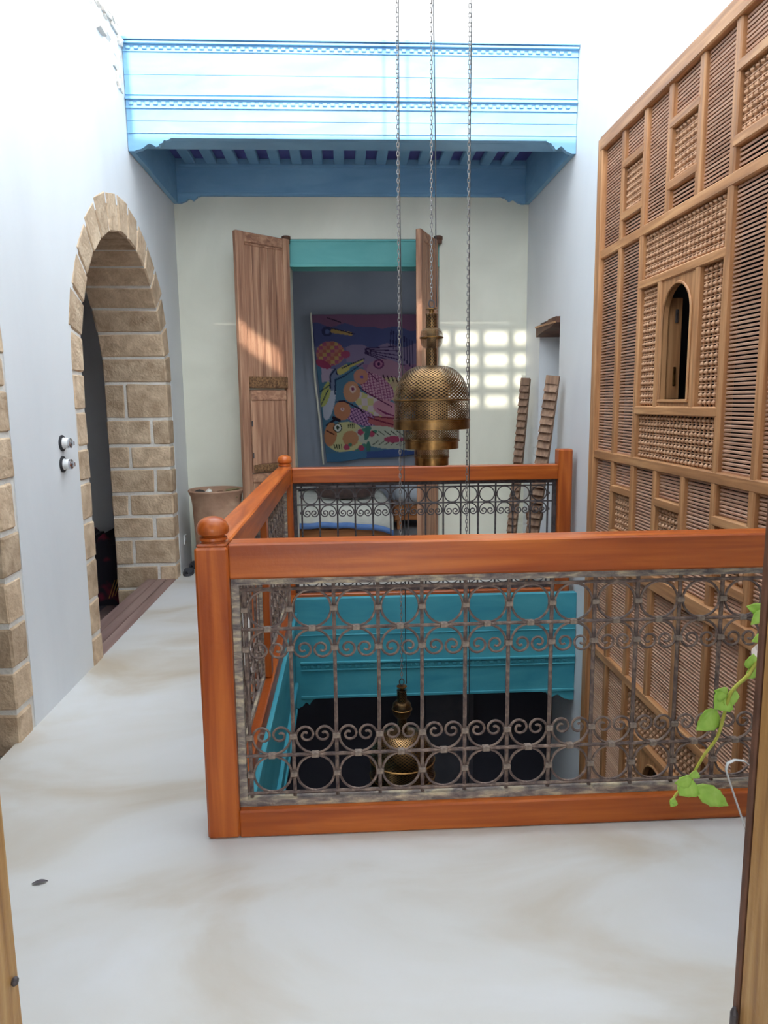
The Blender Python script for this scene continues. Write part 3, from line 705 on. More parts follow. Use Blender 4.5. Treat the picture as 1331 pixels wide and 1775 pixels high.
# ---------------------------------------------------------------- painted cloth on the bedroom wall
def paint(x, y):
    """colour of the print; x, y in a 1285 x 1775 sketch frame"""
    def ell(cx, cy, a, b, rot=0):
        c, s_ = math.cos(rot), math.sin(rot); dx, dy = x-cx, y-cy
        return math.hypot((dx*c+dy*s_)/a, (-dx*s_+dy*c)/b)
    def seg(x0, y0, x1, y1):
        t = max(0, min(1, ((x-x0)*(x1-x0)+(y-y0)*(y1-y0))/((x1-x0)**2+(y1-y0)**2+1e-9)))
        return math.hypot(x-x0-t*(x1-x0), y-y0-t*(y1-y0))
    wob = 14*math.sin(x*.021+y*.013)+10*math.sin(y*.031-x*.017)
    sky = (64, 128, 172); c = sky
    if y < 190+wob+x*.05: c = (150, 82, 128)
    elif y < 420+wob: c = (76, 84, 160)
    elif y < 640+wob*2: c = (146, 116, 172) if x > 420 else (108, 104, 168)
    elif x > 150 and x < 280 and y > 560 and y < 800: c = (196, 160, 196)
    if 620 < y and x > 600 and y < 700+x*.2: c = (170, 96, 150)
    # upper bird
    if ell(250, 500, 150, 130) < 1:
        k = (int(x/42)+int(y/38)) % 4; c = [(224, 92, 74), (236, 166, 70), (214, 64, 110), (236, 120, 90)][k]
    if ell(170, 610, 90, 40, .4) < 1: c = (206, 40, 92)
    if ell(410, 510, 50, 40) < 1: c = (216, 50, 100)
    if ell(220, 270, 60, 52) < 1: c = (44, 50, 110)
    if ell(222, 272, 26, 26) < 1: c = (90, 110, 190)
    if seg(280, 268, 470, 296) < 20: c = (226, 164, 66)
    if seg(265, 238, 510, 300) < 5 or seg(230, 130, 370, 180) < 5: c = (30, 20, 60)
    for k in range(6):
        if seg(620, 450+k*10, 960+20*k, 430+k*50) < 5: c = (60, 26, 88)
    for k in range(9):
        if seg(900+k*28, 260+14*k, 890+k*30, 430+30*k) < 5: c = (40, 28, 90)
    # big leaf-backed fish, top right
    if ell(860, 720, 230, 150, .3) < 1: c = (190, 116, 150)
    if ell(880, 860, 190, 140, .2) < 1 and y > 760: c = (224, 176, 120) if (int((x+y)/46) % 3) else (216, 208, 110)
    if ell(765, 615, 58, 50) < 1: c = (120, 34, 100)
    if ell(765, 615, 40, 34) < 1: c = (206, 96, 150)
    if ell(765, 615, 18, 18) < 1: c = (70, 20, 80)
    for k in range(5):
        if seg(810+k*45, 730+k*8, 830+k*45, 790+k*6) < 6: c = (56, 22, 40)
    # heron
    if ell(230, 980, 62, 230, .18) < 1: c = (196, 200, 226)
    if ell(190, 930, 46, 140, .30) < 1: c = (212, 214, 76)
    if seg(262, 860, 265, 740) < 30 or ell(300, 712, 52, 46) < 1: c = (112, 128, 178)
    if ell(322, 700, 20, 22) < 1: c = (30, 40, 96)
    if seg(350, 690, 420, 650) < 34 - .0 or seg(420, 650, 590, 575) < 14: c = (232, 206, 70)
    if seg(242, 860, 246, 730) < 7 or seg(246, 730, 300, 664) < 7 or seg(370, 655, 610, 555) < 6 or seg(390, 740, 600, 600) < 5: c = (26, 30, 80)
    if seg(130, 900, 240, 830) < 6 or seg(140, 1040, 220, 880) < 6 or seg(290, 930, 300, 780) < 8 or seg(296, 780, 390, 740) < 8: c = (24, 50, 96)
    # pink-scaled fish stack
    def scaly(bx, by, a, b, rot, base, line):
        nonlocal c
        if ell(bx, by, a, b, rot) < 1:
            c = base; cs, sn = math.cos(rot), math.sin(rot); u = (x-bx)*cs+(y-by)*sn; w = -(x-bx)*sn+(y-by)*cs
            if min((u+w) % 44, (u-w) % 44) < 9: c = line
    scaly(740, 860, 210, 120, .62, (232, 142, 178), (150, 22, 100))
    if ell(570, 745, 78, 80) < 1: c = (238, 130, 92)
    if ell(580, 748, 18, 18) < 1: c = (100, 60, 200)
    if ell(720, 1010, 270, 150, .5) < 1 and y > 900+(x-560)*.45: c = (232, 196, 200) if (int(x/64)+int(y/70)) % 2 else (230, 214, 110)
    if ell(860, 1100, 170, 90, .35) < 1: c = (234, 130, 160)
    for k in range(7):
        if seg(750+k*24, 1090+k*12, 840+k*26, 1150+k*6) < 5: c = (150, 22, 90)
    if ell(470, 905, 90, 112) < 1: c = (242, 142, 84)
    if ell(482, 878, 34, 40) < 1: c = (250, 190, 170)
    if ell(482, 876, 18, 20) < 1: c = (160, 40, 90)
    scaly(560, 1175, 190, 84, .32, (214, 130, 196), (74, 14, 106))
    if ell(365, 1105, 90, 104) < 1: c = (244, 128, 70)
    if ell(368, 1090, 20, 20) < 1: c = (250, 200, 190)
    if ell(368, 1090, 9, 9) < 1: c = (180, 30, 60)
    if ell(870, 1235, 230, 56, .06) < 1: c = (226, 84, 90)
    if seg(640, 1180, 1000, 1290) < 8 or seg(700, 1170, 960, 1200) < 7: c = (150, 24, 60)
    if seg(400, 1010, 540, 1080) < 7 or seg(540, 1080, 600, 1130) < 7 or seg(300, 1010, 400, 1000) < 6: c = (50, 20, 50)
    if seg(540, 850, 640, 920) < 6 or seg(640, 920, 900, 1070) < 6 or seg(660, 700, 760, 800) < 6: c = (110, 20, 80)
    if seg(270, 1180, 330, 1210) < 18 or seg(200, 1260, 300, 1190) < 14: c = (46, 26, 46)
    # bottom fish
    if ell(390, 1390, 215, 165, -.1) < 1: c = (236, 222, 128)
    if x > 1000 and y > 1360 or ell(820, 1400, 340, 120, .12) < 1: c = (206, 208, 176)
    if ell(235, 1360, 68, 130, .15) < 1: c = (240, 130, 64)
    if ell(450, 1405, 86, 84) < 1: c = (242, 142, 74)
    if ell(312, 1290, 48, 50) < 1: c = (40, 44, 40)
    if ell(312, 1290, 38, 40) < 1: c = (244, 244, 226)
    if ell(312, 1288, 18, 22) < 1: c = (60, 80, 60)
    if seg(190, 1318, 270, 1360) < 6: c = (90, 24, 20)
    for (fx, fy) in ((560, 1340), (680, 1360), (405, 1500), (565, 1510), (480, 1570)):
        if ell(fx, fy, 34, 32) < 1: c = (232, 48, 92)
        if ell(fx+38, fy-26, 24, 18) < 1: c = (60, 156, 120)
    if ell(630, 1360, 30, 70, .3) < 1 or ell(640, 1300, 40, 22) < 1 or ell(640, 1500, 24, 60) < 1: c = (56, 140, 120)
    for k in range(14):
        xx, yy = 690+(k % 7)*66, 1330+(k//7)*150
        if seg(xx, yy, xx+60, yy+44*(1 if k < 7 else -1)) < 4.5: c = (60, 66, 50)
    if ell(920, 1420, 110, 36) < 1: c = (220, 50, 96)
    for k in range(4):
        if seg(270+k*26, 1470, 280+k*24, 1510+k*4) < 6 or seg(430+k*20, 1250, 425+k*22, 1290) < 5: c = (70, 80, 50)
    if y > 1555+14*math.sin(x*.01) and x < 620: c = (52, 128, 190)
    if y > 1540+14*math.sin(x*.012) and x >= 620: c = (50, 86, 180)
    return c
def muted(c):
    g = (c[0]+c[1]+c[2])/3; return lin(*[max(0, (v*.62+g*.38)*.74+4) for v in c])
def make_cloth():
    Y0 = 9.40; me = bpy.data.meshes.new('cloth'); nu, nv = 190, 200; vs, fs, cols = [], [], []
    kx = .1634*.00718*9.4/9.3; kz = .1634*.00717*9.4/9.3
    for j in range(nv+1):
        t = j/nv; left = 55+(185-55)*t; zy0 = 95+15*math.sin(0)
        for i in range(nu+1):
            s_ = i/nu; zx = left+(1480-left)*s_; zy = 95+t*(1565-90*s_*t)+6*math.sin(s_*14)*t
            px, py = zx-61, zy-92
            vs.append((-.403+px*kx, Y0+.012*math.sin(zx*.012)+.006*math.sin(zx*.03+zy*.004), 2.600-py*kz)); cols.append(muted(paint(zx, zy)))
    n1 = nu+1
    for j in range(nv):
        for i in range(nu): fs.append((j*n1+i, j*n1+i+1, (j+1)*n1+i+1, (j+1)*n1+i))
    me.from_pydata(vs, [], fs); at = me.color_attributes.new('print', 'FLOAT_COLOR', 'POINT')
    for i, c in enumerate(cols): at.data[i].color = c
    m = bpy.data.materials.new('printed cotton'); m.use_nodes = True; N, L = m.node_tree.nodes, m.node_tree.links
    b = N['Principled BSDF']; b.inputs['Roughness'].default_value = .9; b.inputs['Specular IOR Level'].default_value = .1
    ca = N.new('ShaderNodeVertexColor'); ca.layer_name = 'print'; L.new(ca.outputs[0], b.inputs['Base Color'])
    me.materials.append(m)
    for p in me.polygons: p.use_smooth = True
    t = thing('painted_cloth', (.5, Y0, .75), 'colourful painted cloth of fish and a heron hung on the bedroom wall', 'wall hanging')
    o = link('cloth', me, (0, 0, 0), t)
    sm = o.modifiers.new('thickness', 'SOLIDIFY'); sm.thickness = .003
    MB().tube([(-.412, Y0, 2.62), (-.378, Y0-.012, 1.75), (-.325, Y0-.012, 1.2), (-.298, Y0-.006, .715)], .0125, 8).build('pole', mat('pale cane pole', lin(196, 192, 176), lin(214, 208, 190), rough=.6), t, smooth='auto')
make_cloth()

# ---------------------------------------------------------------- bed and bedding
M_BEDW = wood('bed wood', lin(150, 92, 50), lin(186, 122, 72), lin(168, 106, 60), 'x', k=20)
bed = thing('bed', (-.15, 8.3, 0), 'low wooden bed with cream blanket seen through the bedroom doorway', 'bed')
MB().cbox(-.78, .47, 7.47, 9.33, .05, .20, .01).build('bed_frame', M_BEDW, bed)
for x, y in ((-.72, 7.55), (.40, 7.55), (-.72, 9.24), (.40, 9.24)): MB().cbox(x-.035, x+.035, y-.035, y+.035, -.012, .06, .006).build('leg', M_BEDW, bed)
MB().cbox(-.77, .455, 7.49, 9.31, .20, .42, .05).build('mattress', M_WHITE, bed)
def blanket():
    m = MB(); nu, nv = 40, 30; xs0, xs1 = -.80, .475
    path = [(9.0, .445), (8.4, .45), (7.9, .447), (7.55, .44), (7.47, .42), (7.435, .36), (7.425, .28), (7.42, .20)]
    # border bottom drops with a soft wave
    n = len(path); grid = []
    for j, (y, z) in enumerate(path):
        row = []
        for i in range(nu+1):
            s_ = i/nu; x = xs0+(xs1-xs0)*s_; zz = z; yy = y
            if j >= 5: zz -= (.035-.06*math.sin(s_*PI*.9+.35))*(j-4)/3; yy -= .006*math.sin(s_*26)*(j-4)/3
            if s_ > .9: zz -= (s_-.9)**2*9*(1 if j < 5 else .4); 
            row.append((x, yy, zz+.004*math.sin(s_*31+j)))
        grid += row
    n1 = nu+1; fs = [(j*n1+i, j*n1+i+1, (j+1)*n1+i+1, (j+1)*n1+i) for j in range(n-1) for i in range(nu)]
    m.add(grid, fs); b = m.build('blanket', mat('cream blanket', lin(206, 206, 196), lin(222, 222, 212), scale=(9, 9, 9), rough=.9), bed, smooth=True)
    md = b.modifiers.new('thickness', 'SOLIDIFY'); md.thickness = .012
    e = MB(); last = grid[-n1:]; low = [(x, y-.006, z-.004) for x, y, z in last]; hi = [(x, y-.008, z+.055) for x, y, z in last]
    e.add(low+hi, [(i, i+1, n1+i+1, n1+i) for i in range(nu)])
    eb = e.build('blanket_border', mat('blue blanket border', lin(96, 134, 196), lin(116, 150, 206), scale=(9, 9, 9), rough=.9), b, smooth=True)
    md = eb.modifiers.new('thickness', 'SOLIDIFY'); md.thickness = .010
blanket()
def pillow(name, c, hx, hy, hz, m, label, cat, rot=0):
    b = MB(); n = 14; vs = []; fs = []
    for j in range(n+1):
        for i in range(2*n):
            th_ = PI*j/n; ph = PI*i/n
            sx, sy, sz_ = math.sin(th_)*math.cos(ph), math.sin(th_)*math.sin(ph), math.cos(th_)
            f = lambda v, p: math.copysign(abs(v)**p, v)
            vs.append((hx*f(sx, .55), hy*f(sy, .7), hz*f(sz_, .8)))
    for j in range(n):
        for i in range(2*n):
            k = (i+1) % (2*n); fs.append((j*2*n+i, j*2*n+k, (j+1)*2*n+k, (j+1)*2*n+i))
    b.add(vs, fs); me, _ = b.mesh(name, m, True, center=False)
    return tag(link(name, me, c, rot=(0, 0, rot)), label, cat)
pillow('bolster', (-.01, 7.92, .566), .33, .12, .108, mat('brown bolster', lin(62, 46, 46), lin(86, 66, 62), scale=(14, 14, 14), rough=.35), 'dark brown bolster lying across the bed', 'bolster')
pillow('pillow', (-.56, 8.95, .545), .19, .24, .095, M_WHITE, 'white pillow on the bed, left of the brown bolster', 'pillow')
bn = thing('low_bench', (.78, 8.75, 0), 'low brown wooden bench beside the bed', 'bench')
MB().cbox(.56, 1.35, 8.55, 9.2, .10, .27, .01).build('bench_box', M_BEDW, bn)
for x in (.62, 1.29):
    for y in (8.60, 9.14): MB().cbox(x-.03, x+.03, y-.03, y+.03, -.012, .10, .005).build('leg', M_BEDW, bn)
pillow('cushion', (.78, 8.85, .395), .20, .22, .125, mat('pale grey cushion', lin(170, 176, 184), lin(186, 190, 196), rough=.9), 'pale grey cushion on the low bench', 'cushion')

# ---------------------------------------------------------------- clay jar, its contents, slippers
PX, PY = -1.165, 6.50
jar = thing('clay_jar', (PX, PY, 0), 'wide terracotta jar with flared rim in the corner beside the door', 'jar')
MB().lathe([(0, .01), (.165, 0), (.175, .03), (.195, .25), (.207, .5), (.212, .62), (.222, .69), (.240, .728), (.245, .742), (.240, .754), (.226, .752), (.212, .70), (.200, .60), (.18, .2), (0, .12)], (PX, PY, 0), 40).build('jar_body', M_TERRA, jar, smooth='auto')
MB().lathe([(.0, .66), (.20, .66), (.19, .60), (0, .60)], (PX, PY, 0), 24).build('filling', mat('dark jar filling', lin(60, 50, 42), lin(90, 76, 60), scale=(30, 30, 30), rough=.9, bump=.6), jar)
def rock(name, c, r, m, label, cat, sq=(1, 1, .7), amp=.15):
    bm = bmesh.new(); bmesh.ops.create_icosphere(bm, subdivisions=2, radius=1)
    for v in bm.verts: v.co = Vector((v.co.x*sq[0], v.co.y*sq[1], v.co.z*sq[2]))*r*(1+random.uniform(-amp, amp))
    me = bpy.data.meshes.new(name); bm.to_mesh(me); bm.free(); me.materials.append(m)
    for p in me.polygons: p.use_smooth = True
    return tag(link(name, me, c), label, cat)
rock('dark_stone', (PX-.135, PY-.05, .715), .06, mat('dark pebble', lin(46, 40, 40), lin(66, 58, 54), rough=.6), 'dark rounded stone in the terracotta jar', 'stone', amp=.05)
rock('white_coral', (PX-.045, PY-.10, .725), .036, mat('white coral', lin(214, 208, 196), lin(236, 230, 220), scale=(50, 50, 50), rough=.9, bump=.8), 'white knobbly coral lump in the terracotta jar', 'coral', (1, 1, 1), .2)
rock('driftwood_chunk', (PX+.04, PY-.05, .71), .05, mat('driftwood', lin(104, 72, 54), lin(134, 98, 74), scale=(30, 8, 30), rough=.8), 'brown driftwood chunk in the terracotta jar', 'driftwood', (1.1, .8, .7), .1)
tw = MB()
for k in range(40):
    a = random.uniform(-.5, .5); x0 = PX+.145+random.uniform(-.02, .02); y0 = PY+random.uniform(-.1, .05); z0 = .70+random.uniform(-.02, .05)
    tw.tube([(x0-.05*math.cos(a), y0-.05*math.sin(a), z0), (x0+.05*math.cos(a), y0+.05*math.sin(a), z0+random.uniform(-.02, .03))], .0035, 4)
tag(tw.build('dried_twigs', mat('dried twigs', lin(120, 108, 76), lin(150, 138, 100), rough=.9)), 'bunch of dried twigs at the right of the terracotta jar', 'twigs', kind='stuff')
def slipper(x, y, z, rz, label):
    t = thing('slipper', (x, y, z), label, 'slipper', 'grey rubber slippers')
    Mx = Matrix.Translation((x, y, z)) @ Matrix.Rotation(rz, 4, 'Z')
    out = [(.045*math.sin(2*PI*k/24)*(1-.18*math.cos(2*PI*k/24)), .125*math.cos(2*PI*k/24)) for k in range(24)]
    m = MB(); n = 24
    vs = [Mx @ Vector((p[0], p[1], h)) for h in (0, .022) for p in out]
    m.add(vs, [tuple(range(n-1, -1, -1)), tuple(range(n, 2*n))] + [(i, (i+1) % n, (i+1) % n+n, i+n) for i in range(n)])
    m.build('sole', M_RUB, t)
    u = MB(); nu, nv = 10, 6; g = []
    for j in range(nv+1):
        yy = -.02-.10*j/nv
        w = .046*math.sqrt(max(.05, 1-(yy/.13)**2))
        for i in range(nu+1):
            a = PI*i/nu; g.append(Mx @ Vector((w*math.cos(a), yy, .018+(.042-.012*j/nv)*math.sin(a))))
    u.add(g, [(j*(nu+1)+i, j*(nu+1)+i+1, (j+1)*(nu+1)+i+1, (j+1)*(nu+1)+i) for j in range(nv) for i in range(nu)])
    o = u.build('upper', M_RUB, t, smooth=True); md = o.modifiers.new('thickness', 'SOLIDIFY'); md.thickness = .006
slipper(-1.428, 6.44, .002, .05, 'grey rubber slipper on the floor by the wall, the nearer one')
slipper(-1.43, 6.72, .002, -.05, 'grey rubber slipper behind the nearer one, against the wall')

# ---------------------------------------------------------------- small wall fittings
def switch(y, z, label):
    t = thing('rotary_switch', (XL, y, z), label, 'light switch', 'porcelain rotary switches on the left wall')
    MB().lathe([(0, 0), (.043, 0), (.043, .006), (.038, .010), (0, .010)], (XL, y, z), 28, axis='x').build('base_plate', M_DPLATE, t, smooth='auto')
    MB().lathe([(.030, .009), (.030, .012), (.027, .014), (.027, .036), (.024, .040), (0, .040)], (XL, y, z), 28, axis='x').build('porcelain_body', M_WHITE, t, smooth='auto')
    c = MB().lathe([(.0255, .036), (.0265, .040), (.0265, .047), (.022, .050), (0, .051)], (XL, y, z), 28, axis='x').build('chrome_cap', M_CHROME, t, smooth='auto')
    MB().cbox(XL+.050, XL+.066, y-.004, y+.004, z-.013, z+.013, .003).build('lever', M_CHROME, c)
switch(3.905, 1.306, 'upper round porcelain switch with chrome knob on the left wall')
switch(3.895, 1.196, 'lower round porcelain switch with chrome knob on the left wall')
so = thing('wall_socket', (XL, 6.61, .24), 'small white wall socket low on the left wall past the arch', 'socket')
MB().cbox(XL+.0005, XL+.012, 6.57, 6.65, .24, .325, .004).build('plate', M_WHITE, so)
MB().lathe([(.020, .012), (.020, .0135), (.015, .0135), (.015, .0125), (0, .0125)], (XL, 6.61, .283), 18, axis='x').build('socket_ring', M_GREY, so)

# ---------------------------------------------------------------- doorway in the right wall, staves leaning beside it
nd = struct('door_3', (1.98, 6.1, 0)); nd['label'] = 'pale grey door in the low doorway of the right wall'
MB().cbox(1.955, 1.99, 5.80, 6.40, .004, 2.155, .004).build('leaf', M_GREY, nd)
MB().tube([(1.955, 6.30, .50), (1.925, 6.30, .49), (1.915, 6.30, .45), (1.925, 6.30, .41), (1.955, 6.30, .40)], .007, 6).build('door_handle', M_IRONB, nd, smooth='auto')
ltl = struct('trim_5', (1.8, 6.1, 2.05)); ltl['label'] = 'rough timber lintel over the low doorway'
m = MB(); m.prism([(5.80, 2.155), (5.80, 2.11), (5.95, 2.085), (6.15, 2.075), (6.40, 2.045), (6.40, 2.12), (6.1, 2.135), (6.0, 2.155)], 'x', 1.665, 1.95); m.build('beam', M_BOWL, ltl)
m = MB(); m.prism([(5.80, 2.105), (5.80, 2.12), (6.40, 2.135), (6.40, 2.12)], 'x', 1.655, 1.664); m.build('lath', M_MSY, ltl)
def stave(p0, p1, w, n, label):
    """a strip of stepped wooden wedges leaning against the wall; p0 foot, p1 top"""
    p0, p1 = Vector(p0), Vector(p1); d = p1-p0; Ln = d.length; zaxis = d.normalized()
    yax = Vector((.62, 1, 0)); yax = (yax-zaxis*yax.dot(zaxis)).normalized(); xax = yax.cross(zaxis).normalized()
    Mx = Matrix((xax, yax, zaxis)).transposed().to_4x4(); Mx.translation = p0
    t = thing('stepped_stave', p0, label, 'stave', 'stepped wooden staves leaning by the low doorway')
    MB().cbox(-w/2+.006, w/2-.004, 0, .034, 0, Ln-.002, .004, M=Mx).build('back_strip', M_STAVE, t)
    h = Ln/n; pme = None
    for k in range(n):
        poly = [(0, 0), (-.044, .004), (-.012, h+.004), (0, h+.004)]
        if k == n-1: poly = [(0, 0), (-.026, .0), (-.024, h), (0, h)]
        vs = [(x, y, z) for x in (-w/2, w/2) for (y, z) in poly]
        m = MB(); m.add(vs, [(3,2,1,0),(4,5,6,7),(0,1,5,4),(1,2,6,5),(2,3,7,6),(3,0,4,7)])
        me, _ = m.mesh('wedge', M_STAVE, center=False)
        o = link('wedge', me, (0, 0, 0)); o.matrix_basis = Mx @ Matrix.Translation((0, 0, k*h)); o.parent = t; o.matrix_parent_inverse = wmat(t).inverted()
stave((1.475, 6.47, .002), (1.615, 6.52, 1.70), .082, 27, 'stepped wooden stave leaning in the back corner, left of the low doorway')
stave((1.475, 5.82, .002), (1.605, 5.62, 1.69), .10, 27, 'stepped wooden stave leaning nearest the far railing post')
bw = thing('wall_bowl', (1.60, 6.05, 0), 'small brown wooden bowl on a stand between the leaning staves', 'bowl')
bx, by = 1.585, 6.02
MB().lathe([(0, .47), (.045, .47), (.066, .50), (.074, .55), (.07, .565), (.062, .555), (.04, .50), (0, .49)], (bx, by, 0), 22).build('bowl', M_BOWL, bw, smooth='auto')
MB().lathe([(.06, 0), (.06, .015), (.014, .03), (.012, .45), (.035, .471), (0, .471)], (bx, by, 0), 16).build('stand', M_BOWL, bw, smooth='auto')

# ---------------------------------------------------------------- doorway jambs next to the camera
dj = struct('door_4', (.06, 1.05, 0)); dj['label'] = 'golden brown timber door frame at both edges of the view'
MB().cbox(-.72, -.576, YF-.17, 1.15, 0, 2.55, .012).build('jamb', M_JAMB, dj)
MB().cbox(.6925, .86, YF-.17, 1.135, 0, 2.55, .006).build('jamb', M_JAMB, dj)
MB().cbox(.689, .76, 1.134, 1.15, 0, 2.45, .003).build('door_stop', M_BOWL, dj)
MB().cbox(-.72, .86, YF-.17, 1.15, 2.45, 2.55, .01).build('head', M_JAMB, dj)
kb = MB().lathe([(0, 0), (.006, 0), (.008, .004), (.006, .008), (0, .009)], (-.576, 1.12, .545), 10, axis='x').build('stud', M_IRONB, dj)
MB().tube([(.682, 1.13, 0.02), (.682, 1.13, .40), (.682, 1.13, .412)], [.007, .007, .003], 8).build('bolt', M_IRONB, dj)

# ---------------------------------------------------------------- trailing plant on a stand, looped cable, stray leaf
pt = thing('trailing_plant', (1.275, 1.95, 0), 'trailing green vine with serrated leaves spilling from a pale pot', 'plant')
px_, py_ = 1.315, 1.95
M_POT = mat('pale glazed pot', lin(186, 170, 160), lin(204, 190, 180), rough=.5)
MB().lathe([(0, .52), (.085, .52), (.11, .60), (.128, .70), (.138, .735), (.140, .755), (.130, .768), (.118, .755), (.115, .70), (0, .69)], (px_, py_, 0), 28).build('pot', M_POT, pt, smooth='auto')
MB().lathe([(0, .70), (.114, .70), (.112, .715), (0, .735)], (px_, py_, 0), 20).build('soil', mat('soil', (.03, .022, .016, 1), rough=1), pt)
st = thing('plant_stand', (px_, py_, 0), 'slim wooden stand under the trailing plant pot', 'stand')
MB().lathe([(0, .500), (.095, .500), (.10, .507), (.095, .518), (0, .518)], (px_, py_, 0), 24).build('top', M_BOWL, st, smooth='auto')
for k in range(3):
    a = 2*PI*k/3+.4; MB().tube([(px_+.085*math.cos(a), py_+.085*math.sin(a), .0), (px_+.06*math.cos(a), py_+.06*math.sin(a), .505)], .011, 6).build('leg', M_BOWL, st)
vine = [(1.25, .735), (1.20, .775), (1.164, .745), (1.143, .712), (1.103, .671), (1.089, .632), (1.083, .584), (1.070, .518), (1.038, .465), (1.019, .426), (.999, .39), (.958, .342), (.944, .322)]
vp = []
for i in range(len(vine)-1):
    for k in range(4):
        t = k/4; p0, p1, p2, p3 = [vine[max(0, min(len(vine)-1, i+q))] for q in (-1, 0, 1, 2)]
        cr = [0.5*(2*p1[a]+(p2[a]-p0[a])*t+(2*p0[a]-5*p1[a]+4*p2[a]-p3[a])*t*t+(3*p1[a]-p0[a]-3*p2[a]+p3[a])*t**3) for a in (0, 1)]
        vp.append((cr[0], py_-.01*math.sin((i+t)*.5), cr[1]))
vp.append((.944, py_, .322))
MB().tube(vp, [.0062-.0028*i/len(vp) for i in range(len(vp))], 6).build('stem', M_STEM, pt, smooth=True)
def leaf(base, tip, wid, roll=0.0, fold=.25, yoff=0.0, stalk=True):
    b, t_ = Vector((base[0], py_+yoff, base[1])), Vector((tip[0], py_+yoff+(tip[2] if len(tip) > 2 else -.01), tip[1]))
    d = t_-b; Ln = d.length; u = d.normalized(); n = Vector((math.sin(roll), -math.cos(roll), 0)); n = (n-u*n.dot(u)).normalized(); w = u.cross(n)
    N_ = 9; g = []
    for i in range(N_+1):
        s_ = i/N_; hw = wid*.5*math.sin(PI*min(1, s_*1.02)**.78)**.85 if 0 < i < N_ else .001
        hw *= 1+(.07 if i % 2 else -.05); bend = -.10*Ln*s_*s_
        for q in (-1, -.5, 0, .5, 1): g.append(b+u*(Ln*s_)+w*(hw*q)+n*(abs(q)*hw*fold+bend*.5))
    m = MB(); m.add(g, [(i*5+k, i*5+k+1, (i+1)*5+k+1, (i+1)*5+k) for i in range(N_) for k in range(4)])
    o = m.build('leaf', M_LEAF, pt, smooth=True); md = o.modifiers.new('thickness', 'SOLIDIFY'); md.thickness = .0012
leaf((1.09, .650), (1.050, .612), .075); leaf((1.088, .650), (1.047, .668), .045); leaf((1.091, .648), (1.122, .648), .05); leaf((1.09, .645), (1.098, .612), .035)
leaf((1.070, .598), (1.008, .540), .075, .2, yoff=.015); leaf((1.000, .392), (.960, .346), .075, -.2); leaf((1.000, .395), (1.006, .424), .034); leaf((1.000, .392), (.944, .385), .04)
leaf((1.008, .372), (1.112, .306), .058, .15, .4); leaf((.95, .332), (.936, .312), .028); leaf((.952, .33), (.934, .328), .022)
leaf((1.150, .730), (1.172, .705), .05); leaf((1.150, .728), (1.156, .775), .045); leaf((1.185, .90), (1.132, .913), .035, yoff=.01); leaf((1.18, .90), (1.142, .862), .036); leaf((1.19, .83), (1.148, .812), .03); leaf((1.22, .88), (1.20, .95), .05)
MB().tube([(1.24, py_, .73), (1.215, py_, .80), (1.19, py_, .90), (1.205, py_, .94)], .004, 5).build('stem', M_STEM, pt, smooth=True)
MB().tube([(1.0, py_, .392), (1.006, py_, .38), (1.010, py_, .37)], .0028, 5).build('stem', M_STEM, pt)
cb = [(1.345, 0.004), (1.315, .08), (1.285, .16), (1.256, .238), (1.244, .275), (1.250, .298), (1.275, .309), (1.31, .303), (1.35, .27), (1.37, .18), (1.38, .08), (1.385, .004)]
cme = MB()
cpts = [Vector((x, 2.2+.02*i/len(cb), z)) for i, (x, z) in enumerate(cb)]
vs = []; 
for p in cpts: vs += [p+Vector((0, -.006, 0)), p+Vector((0, .006, 0))]
cme.add(vs, [(2*i, 2*i+1, 2*i+3, 2*i+2) for i in range(len(cpts)-1)])
co = cme.build('looped_strap', M_WHITE, smooth=True); md = co.modifiers.new('thickness', 'SOLIDIFY'); md.thickness = .003
tag(co, 'thin white plastic strap looped up from the floor beside the trailing plant', 'strap')
lf = MB(); n = 10; g = []
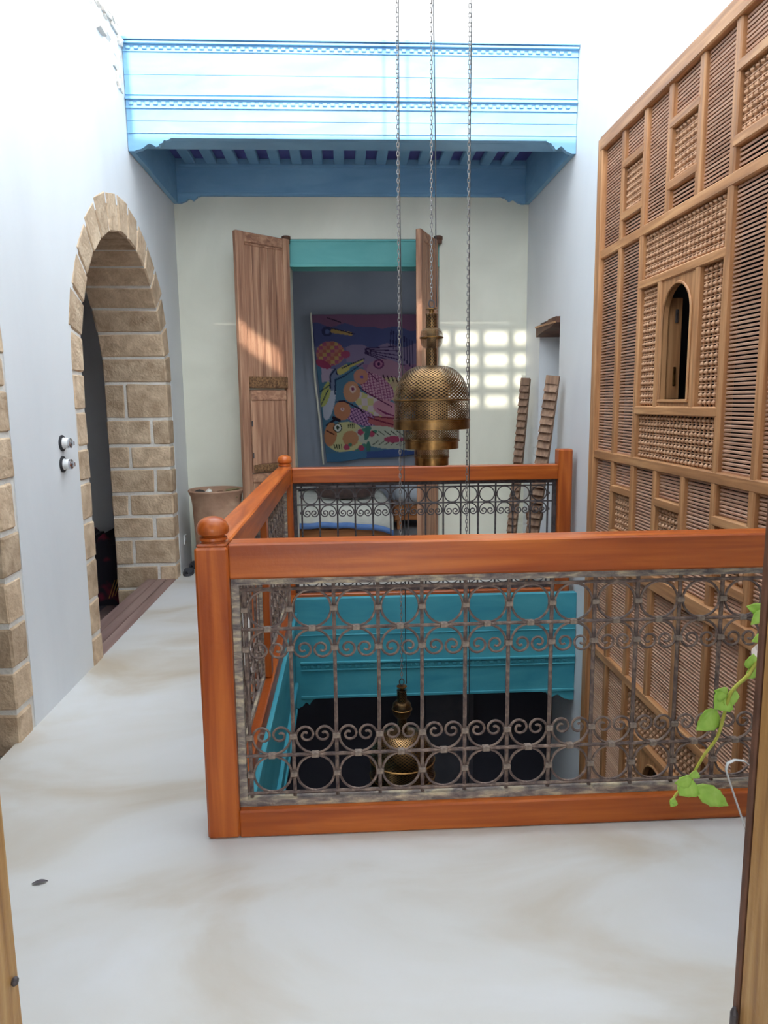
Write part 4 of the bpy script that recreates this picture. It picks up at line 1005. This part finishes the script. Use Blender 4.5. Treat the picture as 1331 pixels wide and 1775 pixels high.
for i in range(n+1):
    s_ = i/n; hw = .008*math.sin(PI*s_)**.8+.0004
    for q in (-1, 0, 1): g.append((-1.02+.045*s_-hw*q*.3, 2.155+.012*s_+hw*q, .002+abs(q)*.003+.004*math.sin(PI*s_)))
lf.add(g, [(i*3+k, i*3+k+1, (i+1)*3+k+1, (i+1)*3+k) for i in range(n) for k in range(2)])
tag(lf.build('dry_leaf', mat('dry leaf', lin(84, 78, 84), lin(108, 100, 102), rough=.8)), 'small dry grey leaf lying on the floor at left', 'leaf')

# ---------------------------------------------------------------- dark patterned cloth inside the arch room
seat = thing('draped_seat', (-2.3, 6.7, -.3), 'low seat under a black cloth with red and yellow marks, inside the arch', 'seat')
def cloth_mat():
    m = bpy.data.materials.new('black red cloth'); m.use_nodes = True; N, L = m.node_tree.nodes, m.node_tree.links
    b = N['Principled BSDF']; b.inputs['Roughness'].default_value = .9; tc = N.new('ShaderNodeTexCoord')
    nz = N.new('ShaderNodeTexNoise'); nz.inputs['Scale'].default_value = 5; nz.inputs['Detail'].default_value = 2; L.new(tc.outputs['Object'], nz.inputs['Vector'])
    cr = N.new('ShaderNodeValToRGB'); e = cr.color_ramp.elements; e[0].position = .56; e[0].color = (.012, .009, .018, 1); e[1].position = .66; e[1].color = (.16, .01, .035, 1)
    L.new(nz.outputs['Fac'], cr.inputs[0]); L.new(cr.outputs[0], b.inputs['Base Color']); return m
M_BR = cloth_mat()
m = MB(); nu = 16; top = [(-2.62+.62*i/nu, .30+.06*math.sin(i*1.3)+.07*(i % 5 == 3)-.05*(i % 4 == 1)) for i in range(nu+1)]
poly = [(-2.62, -.298)] + [(x, z) for x, z in top] + [(-2.02, -.298)]
poly = [(x, z) for x, z in poly if x <= -2.015]
m.prism(list(reversed(poly)), 'y', 6.52, 6.92); m.build('draped_cloth', M_BR, seat)
for k in range(3): MB().box(-2.145+.022*k, -2.138+.022*k, 6.512, 6.521, -.24+.02*k, -.06+.02*k, Matrix.Translation((-2.13, 6.5, -.15)) @ Matrix.Rotation(.35, 4, 'Y') @ Matrix.Translation((2.13, -6.5, .15))).build('yellow_stripe', mat('ochre thread', lin(190, 140, 70), rough=.8), seat)
